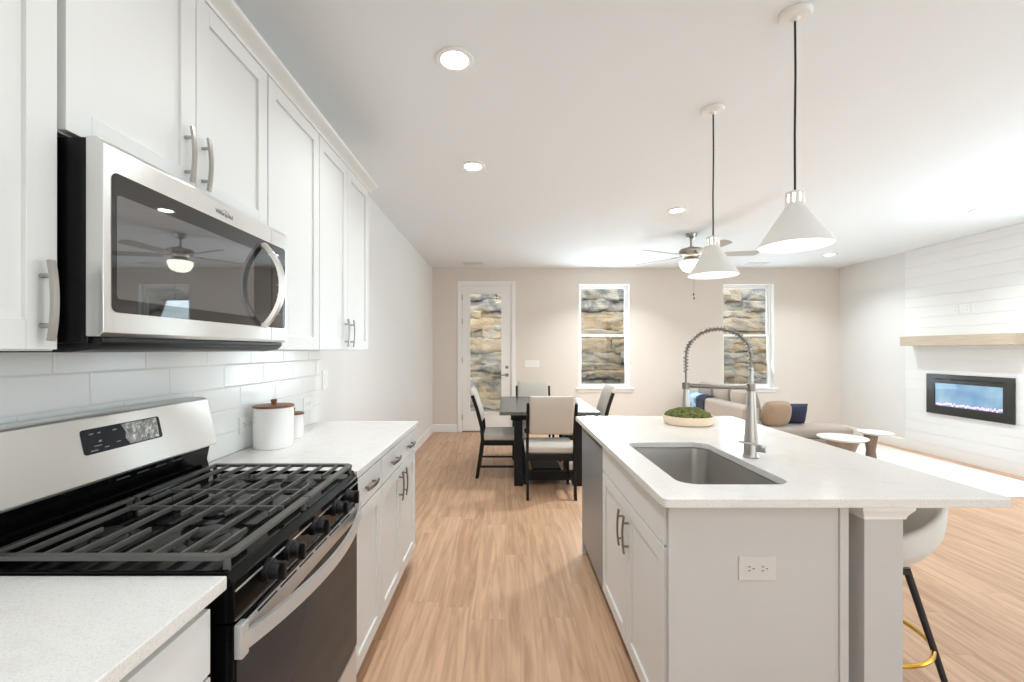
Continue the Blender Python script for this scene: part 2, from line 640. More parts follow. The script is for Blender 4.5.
        self._merge(t)
        return self

    def build(self, name, m, parent=None, angle=35, smooth=True):
        bm = self.bm
        bmesh.ops.recalc_face_normals(bm, faces=bm.faces[:])
        if parent is not None:
            off = origin(parent)
        else:
            xs = [v.co for v in bm.verts]
            mn = Vector((min(c.x for c in xs), min(c.y for c in xs), min(c.z for c in xs)))
            mx = Vector((max(c.x for c in xs), max(c.y for c in xs), max(c.z for c in xs)))
            off = Vector(((mn.x + mx.x) / 2, (mn.y + mx.y) / 2, mn.z))
        for v in bm.verts:
            v.co -= off
        me = bpy.data.meshes.new(name)
        bm.to_mesh(me)
        bm.free()
        me.materials.append(m)
        if smooth:
            for p in me.polygons:
                p.use_smooth = True
            me.set_sharp_from_angle(angle=math.radians(angle))
        o = bpy.data.objects.new(name, me)
        COL.objects.link(o)
        if smooth:
            wnm = o.modifiers.new('weighted_normals', 'WEIGHTED_NORMAL')
            wnm.keep_sharp = True
        if parent is not None:
            o.parent = parent
        else:
            o.location = off
        return o

def B(*a, **k):
    return MB().box(*a, **k)

def thing(name, label, cat, loc=(0, 0, 0), group=None):
    o = bpy.data.objects.new(name, None)
    o.empty_display_size = 0.1
    o.location = loc
    COL.objects.link(o)
    tag(o, label, cat, group)
    return o

def tag(o, label, cat, group=None):
    o['label'] = label
    o['category'] = cat
    if group:
        o['group'] = group
    return o

def struct(o):
    o['kind'] = 'structure'
    return o

def sroot(name, loc):
    o = bpy.data.objects.new(name, None)
    o.location = loc
    COL.objects.link(o)
    o['kind'] = 'structure'
    return o

def copy_tree(o, parent=None):
    c = o.copy()
    COL.objects.link(c)
    if parent is not None:
        c.parent = parent
    for ch in list(o.children):
        copy_tree(ch, c)
    return c

def rrect(u0, u1, v0, v1, r, n=6):
    pts = []
    for (cu, cv, a0) in ((u1 - r, v1 - r, 0), (u0 + r, v1 - r, 90), (u0 + r, v0 + r, 180), (u1 - r, v0 + r, 270)):
        for k in range(n + 1):
            a = math.radians(a0 + 90.0 * k / n)
            pts.append((cu + r * math.cos(a), cv + r * math.sin(a)))
    return pts

def text_mesh(name, body, size, m, parent, mtx):
    cu = bpy.data.curves.new(name, 'FONT')
    cu.body = body
    cu.size = size
    cu.extrude = 0.0002
    cu.align_x = 'CENTER'
    cu.align_y = 'CENTER'
    to = bpy.data.objects.new(name + '_tmp', cu)
    COL.objects.link(to)
    dg = bpy.context.evaluated_depsgraph_get()
    me = bpy.data.meshes.new_from_object(to.evaluated_get(dg))
    bpy.data.objects.remove(to)
    bpy.data.curves.remove(cu)
    me.transform(Matrix.Translation(-origin(parent)) @ mtx)
    me.name = name
    me.materials.clear()
    me.materials.append(m)
    o = bpy.data.objects.new(name, me)
    COL.objects.link(o)
    o.parent = parent
    return o

# ------------------------------------------------------------------ room shell
XL, XR, YF, YB, H = -1.215, 5.60, -3.0, 7.36, 2.743
T = 0.16
struct(B(XL - T, XR + T, YF - T, YB + T, -0.12, 0.0).build('floor', M_floor, smooth=False))
struct(B(XL - T, XR + T, YF - T, YB + T, H, H + 0.12).build('ceiling', M_ceil, smooth=False))
struct(B(XL - T, XL, YF - T, YB + T, 0, H).build('wall_left', M_wall, smooth=False))
W5 = (-0.5, 4.1, 0.65, 2.45)      # unseen window made up in the right wall for the side fill
mb = MB().box(XR, XR + T, YF - T, W5[0], 0, H).box(XR, XR + T, W5[1], YB + T, 0, H)
mb.box(XR, XR + T, W5[0], W5[1], 0, W5[2]).box(XR, XR + T, W5[0], W5[1], W5[3], H)
struct(mb.build('wall_right', M_wall, smooth=False))

def wall_with_holes(name, m, y0, y1, holes):
    """wall across X with rectangular openings (x0, x1, z0, z1), left to right"""
    mb = MB()
    x = XL
    for (a, b_, z0, z1) in holes:
        mb.box(x, a, y0, y1, 0, H)
        if z0 > 0:
            mb.box(a, b_, y0, y1, 0, z0)
        mb.box(a, b_, y0, y1, z1, H)
        x = b_
    mb.box(x, XR, y0, y1, 0, H)
    return struct(mb.build(name, m, smooth=False))

DX0, DX1, DZ = -0.735, 0.118, 2.465
W1 = (1.235, 2.085, 0.74, 2.475)
W2 = (3.645, 4.500, 0.74, 2.475)
wall_with_holes('wall_back', M_wall_back, YB, YB + T, [(DX0, DX1, 0, DZ), W1, W2])
W3 = (-0.95, 0.35, 0.75, 2.45)  # both front windows are unseen, added to bring light in behind the camera
W4 = (1.0, 4.2, 0.75, 2.45)
wall_with_holes('wall_front', M_wall, YF - T, YF, [W3, W4])

# shiplap accent boards on the right wall
mb = MB()
SX = XR - 0.018
z = 0.0
while z < H - 0.01:
    z1 = min(z + 0.139, H)
    mb.box(SX, XR, 4.54, 6.14, z + 0.001, z1 - 0.001, b=0.0018, seg=1)
    z += 0.139
mb.box(XR - 0.012, XR, 4.541, 6.139, 0, H)
struct(mb.build('wall_shiplap', M_ship))

# baseboards
def bb_poly(d):
    return [(0, 0), (d, 0), (d, 0.105), (d * 0.5, 0.125), (0, 0.13)]
struct(MB().prism([(XL + u, v) for u, v in bb_poly(0.014)], 'Y', 2.87, YB).build('baseboard_left', M_trim))
mb = MB()
for a, b_ in ((XL + 0.014, DX0 - 0.062), (DX1 + 0.062, XR - 0.014)):
    mb.prism([(YB - u, v) for u, v in bb_poly(0.014)], 'X', a, b_)
struct(mb.build('baseboard_back', M_trim))
struct(MB().prism([(XR - u, v) for u, v in bb_poly(0.014)], 'Y', 6.142, YB - 0.014).build('baseboard_right', M_trim))

# ------------------------------------------------------------------ back door
d = sroot('door_1', ((DX0 + DX1) / 2, YB, 0))
mb = MB()
c = 0.058
mb.box(DX0 - c, DX0 + 0.006, YB - 0.018, YB, 0, DZ + c, b=0.004)
mb.box(DX1 - 0.006, DX1 + c, YB - 0.018, YB, 0, DZ + c, b=0.004)
mb.box(DX0 + 0.006, DX1 - 0.006, YB - 0.018, YB, DZ - 0.006, DZ + c, b=0.004)
mb.box(DX0, DX0 + 0.02, YB, YB + T, 0, DZ)
mb.box(DX1 - 0.02, DX1, YB, YB + T, 0, DZ)
mb.box(DX0 + 0.02, DX1 - 0.02, YB, YB + T, DZ - 0.02, DZ)
mb.build('door_casing', M_trim, d)
sx0, sx1, sz0, sz1 = DX0 + 0.023, DX1 - 0.023, 0.02, DZ - 0.023
gx0, gx1, gz0, gz1 = -0.585, -0.062, 0.335, 2.315
slab = MB().ring([(sx1, sz1), (sx0, sz1), (sx0, sz0), (sx1, sz0)], [(gx1, gz1), (gx0, gz1), (gx0, gz0), (gx1, gz0)], 'Y', YB + 0.006, YB + 0.05, b=0.002).build('door_slab', M_trim, d)
MB().ring([(gx1 + .025, gz1 + .025), (gx0 - .025, gz1 + .025), (gx0 - .025, gz0 - .025), (gx1 + .025, gz0 - .025)],
          [(gx1, gz1), (gx0, gz1), (gx0, gz0), (gx1, gz0)], 'Y', YB - 0.002, YB + 0.008, b=0.003).build('glass_moulding', M_trim, slab)
B(gx0, gx1, YB + 0.026, YB + 0.030, gz0, gz1).build('glass_pane', M_glass, slab, smooth=False)
for hz in (0.25, 1.2, 1.85, 2.25):
    MB().cyl((sx0 - 0.004, YB - 0.002, hz - 0.045), (sx0 - 0.004, YB - 0.002, hz + 0.045), 0.007, n=10).build('hinge', M_nickel, d)
kx = sx1 - 0.062
MB().cyl((kx, YB + 0.006, 1.085), (kx, YB - 0.014, 1.085), 0.028, 0.026).box(kx - .012, kx + .012, YB - .024, YB - .013, 1.081, 1.089, b=.002).build('deadbolt', M_nickel_d, slab)
MB().cyl((kx, YB + 0.006, 0.955), (kx, YB - 0.008, 0.955), 0.030, 0.028).cyl((kx, YB - 0.006, .955), (kx, YB - .045, .955), .009).tube([(kx, YB - .045, .955), (kx - .03, YB - .05, .957), (kx - .11, YB - .046, .952)], .008).build('door_lever', M_nickel_d, slab)
B(DX0 + 0.02, DX1 - 0.02, YB + 0.002, YB + 0.10, 0.0, 0.018).build('threshold', M_nickel_d, d)

# ------------------------------------------------------------------ windows
def window(name, hole, yin, sgn, double=True):
    x0, x1, z0, z1 = hole
    r = sroot(name, ((x0 + x1) / 2, yin, z0))
    def Y(a, b_):
        return (yin + sgn * a, yin + sgn * b_) if sgn > 0 else (yin - b_, yin - a)
    f = 0.032
    y = Y(0.085, 0.15)
    mb = MB()
    mb.box(x0, x0 + f, *y, z0, z1, b=.003).box(x1 - f, x1, *y, z0, z1, b=.003)
    mb.box(x0 + f, x1 - f, *y, z1 - f, z1, b=.003).box(x0 + f, x1 - f, *y, z0, z0 + f, b=.003)
    mb.build('window_frame', M_blind, r)
    zm = (z0 + z1) / 2 + 0.01
    s = 0.026
    def sash(nm, za, zb, ya, yb):
        q = MB()
        a, b_ = x0 + f, x1 - f
        q.ring([(b_, zb), (a, zb), (a, za), (b_, za)], [(b_ - s, zb - s), (a + s, zb - s), (a + s, za + s), (b_ - s, za + s)], 'Y', *Y(ya, yb), b=.002)
        o = q.build(nm, M_blind, r)
        B(a + s, b_ - s, *Y((ya + yb) / 2 - .002, (ya + yb) / 2 + .002), za + s, zb - s).build('glass_pane', M_glass, o, smooth=False)
    sash('upper_sash', zm - 0.015, z1 - f, 0.118, 0.142)
    sash('lower_sash', z0 + f, zm + 0.02, 0.090, 0.114)
    mb = MB()
    mb.box(x0 - 0.05, x1 + 0.06, *((yin - 0.035, yin) if sgn > 0 else (yin, yin + 0.035)), z0 - 0.022, z0 + 0.003, b=.006)
    mb.box(x0 + .001, x1 - .001, *Y(-0.002, 0.086), z0 - 0.001, z0 + 0.003)
    mb.build('window_stool', M_trim, r)
    B(x0 - 0.035, x1 + 0.045, *((yin - 0.014, yin) if sgn > 0 else (yin, yin + 0.014)), z0 - 0.075, z0 - 0.022, b=.004).build('window_apron', M_trim, r)
    mb = MB()
    yy = Y(0.0, 0.085)
    mb.box(x0, x0 + .006, *yy, z0 + .004, z1).box(x1 - .006, x1, *yy, z0 + .004, z1).box(x0 + .006, x1 - .006, *yy, z1 - .006, z1)
    mb.build('window_jamb', M_trim, r)
window('window_1', W1, YB, 1)
window('window_2', W2, YB, 1)
window('added_window_3', W3, YF, -1)
window('added_window_4', W4, YF, -1)

r = sroot('added_window_5', (XR, 1.8, W5[2]))
mb = MB()
n_ = 4
for k in range(n_ + 1):
    yy = W5[0] + (W5[1] - W5[0]) * k / n_
    mb.box(XR + .08, XR + .14, max(W5[0], yy - .03), min(W5[1], yy + .03), W5[2], W5[3], b=.003)
for zz in (W5[2], W5[3] - .045):
    mb.box(XR + .082, XR + .138, W5[0] + .03, W5[1] - .03, zz, zz + .045, b=.003)
mb.build('window_frame', M_blind, r)
B(XR + .108, XR + .112, W5[0], W5[1], W5[2], W5[3]).build('glass_pane', M_glass, r, smooth=False)

# ------------------------------------------------------------------ outside
struct(B(-6, 12, YB + T + .01, 10.4, -0.20, -0.02).build('ground', M_ground, smooth=False))
mb = MB()
tones = []
z = -0.02
YS = 9.1
lay = mb.bm.loops.layers.color.new('tmp')
mb.bm.loops.layers.color.remove(lay)
blocks = []
while z < 4.0:
    h = random.uniform(0.13, 0.30)
    x = -4.0 - random.uniform(0, .6)
    while x < 9.5:
        wd = random.uniform(0.7, 2.2)
        blocks.append((x, x + wd, z, z + h, random.uniform(-0.05, 0.05), min(1.0, max(0.0, (.12 if z > 2.05 else .42 if z > 1.15 else .25) + random.uniform(-.16, .16)))))
        x += wd
    z += h
bm = mb.bm
vt = []
for (x0, x1, z0, z1, dy, tn) in blocks:
    t = bmesh.new()
    bmesh.ops.create_cube(t, size=1.0)
    for v in t.verts:
        v.co = Vector((x0 + (v.co.x + .5) * (x1 - x0), YS + dy + (v.co.y + .5) * 0.5, z0 - .012 + (v.co.z + .5) * (z1 - z0 + .024)))
    bmesh.ops.subdivide_edges(t, edges=[e for e in t.edges if abs(e.verts[0].co.x - e.verts[1].co.x) > .1], cuts=max(4, int((x1 - x0) / .065)), use_grid_fill=True)
    bmesh.ops.subdivide_edges(t, edges=[e for e in t.edges if abs(e.verts[0].co.z - e.verts[1].co.z) > .05], cuts=6, use_grid_fill=True)
    zm_, hm_ = (z0 + z1) / 2, (z1 - z0) / 2
    for v in t.verts:
        nz = noise.noise_vector(v.co * 2.3 + Vector((tn * 50, 0, 0)))
        n3 = noise.fractal(v.co * 15 + Vector((tn * 9, 0, 3)), 1.0, 2.0, 3)
        n2 = noise.fractal(v.co * 7 + Vector((0, tn * 31, 0)), 1.0, 2.0, 4)
        f = min(1.0, abs(v.co.z - zm_) / hm_)
        if v.co.y < YS + dy + .1:
            v.co.y += .03 * f ** 8
        v.co += Vector((nz.x * .03, nz.y * .05 + n2 * .05 + n3 * .03, nz.z * .045 + n3 * .012))
    n0 = len(bm.verts)
    mb._merge(t)
    vt += [tn] * (len(bm.verts) - n0)
ow = mb.build('stone_retaining_wall', M_stone, angle=50)
at = ow.data.attributes.new('tone', 'FLOAT', 'POINT')
at.data.foreach_set('value', vt)
tag(ow, 'stacked stone retaining wall in tan and grey courses seen outside through the windows', 'wall')

# ------------------------------------------------------------------ cabinet helpers
def shaker(nsign, xf, y0, y1, z0, z1, stile=0.057, rec=0.009, th=0.019):
    """shaker door, front plane at x = xf, facing nsign along X"""
    def X(a, b_):
        p, q = xf - nsign * b_, xf - nsign * a
        return (min(p, q), max(p, q))
    mb = MB()
    e = 0.0016
    mb.box(*X(0, th), y0, y0 + stile, z0, z1, b=e).box(*X(0, th), y1 - stile, y1, z0, z1, b=e)
    mb.box(*X(0, th), y0 + stile, y1 - stile, z0, z0 + stile, b=e).box(*X(0, th), y0 + stile, y1 - stile, z1 - stile, z1, b=e)
    mb.box(*X(rec, th - .002), y0 + stile - .005, y1 - stile + .005, z0 + stile - .005, z1 - stile + .005)
    return mb

def pull(nsign, xf, y, z, vertical, length=0.155, cc=0.096, reach=0.023, bow=0.007):
    """arched bar pull"""
    mb = MB()
    pts = []
    for k in range(15):
        s = -1 + 2 * k / 14
        dx = reach + bow * (1 - s * s) - bow * 0.5
        a = s * length / 2
        pts.append((xf + nsign * dx, y + (0 if vertical else a), z + (a if vertical else 0)))
    sec = [(-.006, -.0035), (.006, -.0035), (.006, .0035), (-.006, .0035)]
    mb.sweep(pts, sec, (0, 1, 0) if vertical else (0, 0, 1))
    for s in (-1, 1):
        a = s * cc / 2
        p = (xf, y + (0 if vertical else a), z + (a if vertical else 0))
        q = (xf + nsign * (reach + .001), p[1], p[2])
        mb.cyl(p, q, .0048, n=10)
    return mb

UX = -0.891    # upper door faces
UZ0, UZ1 = 1.370, 2.4072

def upper(name, label, y0, y1, z0, doors, handles):
    r = thing(name, label, 'cabinet', ((XL + UX) / 2, (y0 + y1) / 2, z0))
    B(XL + .001, UX - 0.0195, y0 + .0006, y1 - .0006, z0, 2.43, b=.001).build('cabinet_box', M_cab, r)
    for (a, b_), hy in zip(doors, handles):
        dd = shaker(1, UX, a, b_, z0 + .003, UZ1).build('cabinet_door', M_cab, r)
        zc = z0 + 0.097 if z0 < 1.5 else z0 + 0.10
        pull(1, UX, hy, zc, True).build('bar_pull', M_nickel, dd)
    return r

upper('upper_cabinet', 'white upper cabinet at the left edge beside the microwave', 0.421, 0.8865, UZ0, [(0.424, 0.876)], [0.845])
upper('upper_cabinet', 'short white two-door cabinet above the microwave', 0.8875, 1.6535, 1.8165, [(0.893, 1.268), (1.271, 1.650)], [1.226, 1.295])
upper('upper_cabinet', 'white single-door upper cabinet just past the microwave', 1.6545, 2.1115, UZ0, [(1.658, 2.109)], [1.69])
upper('upper_cabinet', 'white two-door upper cabinet at the far end of the row', 2.1125, 2.874, UZ0, [(2.115, 2.4905), (2.4935, 2.871)], [2.448, 2.535])
# crown moulding along the top of the run
prof = [(UX - .022, 2.408), (UX + .004, 2.408), (UX + .006, 2.418), (UX + .018, 2.428), (UX + .038, 2.436), (UX + .048, 2.444), (UX + .050, 2.456), (UX - .022, 2.456)]
mb = MB().prism(prof, 'Y', 0.421, 2.924)
mb.box(XL + .001, UX - .022, 2.876, 2.924, 2.43, 2.456)
mb.box(XL + .001, UX + .004, 2.874, 2.876, 2.408, 2.43)
struct(mb.build('trim_1', M_cab))

# ------------------------------------------------------------------ backsplash
mb = MB()
rp_ = 0.0985
offs = [2.10 - .305 * 2, 2.0 + .1, 2.005, 1.89, 2.09]
TX = XL + 0.009
for k in range(5):
    z0 = 0.9155 + rp_ * k
    z1 = min(z0 + rp_ - .003, 1.3685)
    y = offs[k] - .305 * 12
    while y < 2.874:
        a, b_ = max(y + .0015, -0.6), min(y + .305 - .0015, 2.874)
        if b_ - a > 0.02:
            mb.box(XL + .0012, TX, a, b_, z0, z1, b=.003, seg=2)
        y += .305
struct(mb.build('wall_backsplash', M_tile, smooth=False))
mbg = B(XL, XL + .0078, -0.6, 2.873, 0.9145, 1.369)
struct(mbg.build('wall_grout', M_grout, smooth=False))

# ------------------------------------------------------------------ base cabinets, left run
BX = -0.574    # door faces
CX = -0.557    # counter edge
CT, CB = 0.914, 0.886
def base(name, label, y0, y1, parts):
    r = thing(name, label, 'cabinet', ((XL + BX) / 2, (y0 + y1) / 2, 0))
    B(XL + .001, BX - .0195, y0 + .0006, y1 - .0006, 0.105, CB - .0005, b=.001).build('cabinet_box', M_cab, r)
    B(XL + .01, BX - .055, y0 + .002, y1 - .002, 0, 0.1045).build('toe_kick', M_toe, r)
    for p in parts:
        kind, a, b_, z0, z1, hs_ = p
        if kind == 'drawer':
            o = B(BX - .019, BX, a, b_, z0, z1, b=.002).build('drawer', M_cab, r)
            for hy in hs_:
                pull(1, BX, hy, (z0 + z1) / 2, False).build('bar_pull', M_nickel_d, o)
        else:
            o = shaker(1, BX, a, b_, z0, z1).build('cabinet_door', M_cab, r)
            for hy in hs_:
                pull(1, BX, hy, z1 - 0.10, True).build('bar_pull', M_nickel_d, o)
    return r
base('base_cabinet', 'white drawer cabinet under the near countertop beside the range', -0.6, 0.866,
     [('drawer', 0.10, 0.858, 0.742, 0.868, [0.48]), ('door', 0.10, 0.478, 0.115, 0.735, [0.44]), ('door', 0.481, 0.858, 0.115, 0.735, [0.52])])
base('base_cabinet', 'narrow white base cabinet with one drawer and one door past the range', 1.666, 2.043,
     [('drawer', 1.669, 2.040, 0.742, 0.868, [1.86]), ('door', 1.669, 2.040, 0.115, 0.735, [])])
base('base_cabinet', 'wide white base cabinet with paired doors at the far end of the counter', 2.044, 2.815,
     [('drawer', 2.047, 2.811, 0.742, 0.868, [2.27, 2.64]), ('door', 2.047, 2.4275, 0.115, 0.735, [2.385]), ('door', 2.4305, 2.811, 0.115, 0.735, [2.475])])
o = B(XL + .009, CX - .007, -0.6, 0.894, CB, CT, b=.003).build('countertop', M_quartz)
tag(o, 'near white quartz countertop at the lower left corner beside the range', 'countertop')
o = B(XL + .009, CX, 1.663, 2.84, CB, CT, b=.003).build('countertop', M_quartz)
tag(o, 'white quartz countertop running from the range to the far end, holding the canisters', 'countertop')

# ------------------------------------------------------------------ gas range
def make_range():
    y0, y1 = 0.8985, 1.6585
    yc = (y0 + y1) / 2
    r = thing('gas_range', 'stainless steel and black gas range with continuous cast iron grates', 'stove', (-0.88, yc, 0))
    FX = -0.557
    B(XL + .02, FX - .045, y0 + .002, y1 - .002, 0.02, 0.893, b=.002).build('range_body', M_black, r)
    # cooktop with raised rim
    mb = B(-1.135, FX - .012, y0, y1, 0.893, 0.913, b=.004)
    mb.box(-1.135, FX - .012, y0, y0 + .012, .905, .919, b=.003).box(-1.135, FX - .012, y1 - .012, y1, .905, .919, b=.003)
    mb.build('cooktop', M_enamel, r)
    # front control panel
    mb = MB().prism([(FX - .045, .9125), (FX - .014, .9125), (FX + .002, .895), (FX + .006, .822), (FX - .002, .812), (FX - .045, .812)], 'Y', y0, y1, b=.003)
    cp = mb.build('control_panel', M_enamel, r)
    B(FX - .004, FX + .0055, y0 + .004, y1 - .004, .8755, .8785).build('trim_line', M_steel, cp)
    for ky in (yc - .255, yc - .155, yc, yc + .150, yc + .255):
        mb = MB().cyl((FX + .002, ky, .862), (FX + .016, ky, .861), .026, .025, n=24, b=.002)
        mb.cyl((FX + .014, ky, .861), (FX + .036, ky, .860), .021, .019, n=24, b=.002)
        mb.box(FX + .030, FX + .048, ky - .007, ky + .007, .839, .881, b=.003)
        mb.build('burner_knob', M_black, r)
    # oven door
    dr = B(FX - .04, FX, y0 + .004, y1 - .004, 0.265, 0.806, b=.004).build('oven_door', M_enamel, r)
    mb = MB().prism([(FX - .001, .742), (FX + .004, .742), (FX + .004, .778), (FX - .004, .8065), (FX - .012, .8065), (FX - .012, .80), (FX - .006, .80)], 'Y', y0 + .02, y1 - .02)
    mb.build('door_top_strip', M_satin, dr)
    for k in range(6):
        a = y0 + .09 + k * .1
        for zz, xx in ((.786, FX + .0025), (.7965, FX - .0005)):
            B(xx - .006, xx + .0008, a, a + .082, zz - .0022, zz + .0022).build('vent_slot', M_black, dr)
    MB().prism(rrect(y0 + .012, y1 - .012, .275, .738, .01), 'X', FX - .002, FX + .003, b=.001).build('door_glass', M_ovenglass, dr)
    # bowed handle with end brackets
    pts = []
    for k in range(25):
        s = -1 + 2 * k / 24
        pts.append((FX + .012 + .052 * (1 - s * s), yc + s * .366, .765))
    hd = MB().sweep(pts, [(-.018, -.005), (.018, -.005), (.018, .005), (-.018, .005)], (0, 0, 1))
    hd.box(FX + .0, FX + .018, y0 + .004, y0 + .030, .735, .806, b=.003).box(FX + .0, FX + .018, y1 - .030, y1 - .004, .735, .806, b=.003)
    hd.build('oven_handle', M_satin, dr)
    # storage drawer
    B(FX - .03, FX, y0 + .006, y1 - .006, 0.075, 0.258, b=.004).build('storage_drawer', M_satin, r)
    for ax, ay in ((-1.15, y0 + .05), (-1.15, y1 - .05), (-.65, y0 + .05), (-.65, y1 - .05)):
        MB().cyl((ax, ay, 0), (ax, ay, .03), .018).build('levelling_foot', M_black, r)
    # backguard
    mb = MB().prism([(-1.19, .914), (-1.105, .914), (-1.118, .965), (-1.108, 1.018), (-1.19, 1.018)], 'Y', y0 + .004, y1 - .004, b=.004)
    bgd = mb.build('backguard_base', M_enamel, r)
    for k in range(4):
        a = y0 + .36 + .07 * k
        B(-1.1165, -1.110, a, a + .045, .998, 1.002).build('rear_vent_slot', M_slot, bgd)
    bk = MB().prism([(-1.195, 1.012), (-1.088, 1.018), (-1.084, 1.028), (-1.120, 1.19), (-1.135, 1.196), (-1.195, 1.196)], 'Y', y0 + .002, y1 - .002, b=.004).build('backguard', M_steel, r)
    # display recessed in the slanted face
    def sl(zz, lift):
        s = (zz - 1.028) / (1.19 - 1.028)
        nx, nz = .976, .217
        return Vector((-1.084 - .036 * s + nx * lift, 0, zz + nz * lift))
    def slab(pts, lift0, lift1, nm, m, par):
        t = MB()
        A, C = [], []
        for yy, zz in pts:
            p = sl(zz, lift0); q = sl(zz, lift1)
            A.append((p.x, yy, p.z)); C.append((q.x, yy, q.z))
        t.surf([A, C], True, False, True, True)
        return t.build(nm, m, par)
    dp = slab(rrect(1.150, 1.412, 1.094, 1.160, .008), -.002, .0012, 'display_panel', M_ovenglass, bk)
    pf = [(1.272, 1.157), (1.283, 1.132), (1.278, 1.118), (1.290, 1.098), (1.398, 1.098), (1.401, 1.157)]
    slab(pf, .0008, .0022, 'protective_film', M_film, dp)
    for (yy, zz, a, h) in ((1.172, 1.146, .012, .003), (1.197, 1.146, .008, .003), (1.196, 1.124, .008, .005), (1.168, 1.102, .02, .003), (1.21, 1.105, .012, .002), (1.243, 1.146, .012, .003), (1.248, 1.112, .012, .002), (1.180, 1.113, .022, .002)):
        p = sl(zz, .0018)
        B(p.x - .0006, p.x + .0006, yy, yy + a, p.z - h / 2, p.z + h / 2).build('printed_mark', M_mark, dp)
    # grates : two cast iron halves
    GZ = 0.947
    for a, b_ in ((y0 + .006, yc - .002), (yc + .002, y1 - .006)):
        mb = MB()
        gx0, gx1 = -1.088, FX - .010
        h = .010
        mb.prism([(gx0, a), (gx1 - .02, a), (gx1, a + .02), (gx1, b_), (gx1 - .022, b_), (gx1 - .022, a + .028), (gx1 - .03, a + .02), (gx0, a + .02)] if a < yc - .1 else
                 [(gx0, b_), (gx1 - .02, b_), (gx1, b_ - .02), (gx1, a), (gx1 - .022, a), (gx1 - .022, b_ - .028), (gx1 - .03, b_ - .02), (gx0, b_ - .02)], 'Z', GZ - h, GZ, b=.002)
        mb.box(gx0, gx0 + .016, a + .002, b_ - .002, GZ - h, GZ, b=.002)
        near = a < yc - .1
        cross = b_ - .070 if near else a + .070
        for k in range(8):
            x = gx0 + .062 + k * .0575
            if x > gx1 - .03:
                break
            if k % 2 == 0:
                mb.box(x - .0036, x + .0036, a + .01 if near else a, b_ if near else b_ - .01, GZ - h - .004, GZ - .001, b=.0015)
            else:
                yb0, yb1 = (a + .01, a + .155) if near else (b_ - .155, b_ - .01)
                mb.box(x - .0036, x + .0036, yb0, yb1, GZ - h - .004, GZ - .001, b=.0015)
                yb0, yb1 = (cross - .045, b_) if near else (a, cross + .045)
                mb.box(x - .0036, x + .0036, yb0, yb1, GZ - h - .004, GZ - .001, b=.0015)
        mb.box(gx0 + .05, gx1 - .04, cross - .004, cross + .004, GZ - h - .004, GZ - .002, b=.0015)
        for fx in (gx0 + .008, gx1 - .012):
            for fy in (a + .012, b_ - .012):
                mb.cyl((fx, fy, .9125), (fx, fy, GZ - h + .002), .008, .007, n=8)
        mb.build('grate', M_iron, r)
    # burners
    for bx, by, br in ((-.715, yc - .215, .045), (-.955, yc - .215, .036), (-.715, yc + .215, .04), (-.955, yc + .215, .034), (-.835, yc, .04)):
        mb = MB().lathe([(0, .913), (br + .028, .913), (br + .026, .9155), (br + .004, .917), (br, .926), (br - .004, .929), (0, .929)], (bx, by, 0), n=28)
        bn = mb.build('burner', M_frame, r)
        MB().lathe([(0, .929), (br - .003, .929), (br - .002, .933), (br - .007, .936), (0, .937)], (bx, by, 0), n=28).build('burner_cap', M_black, bn)
    return r
make_range()

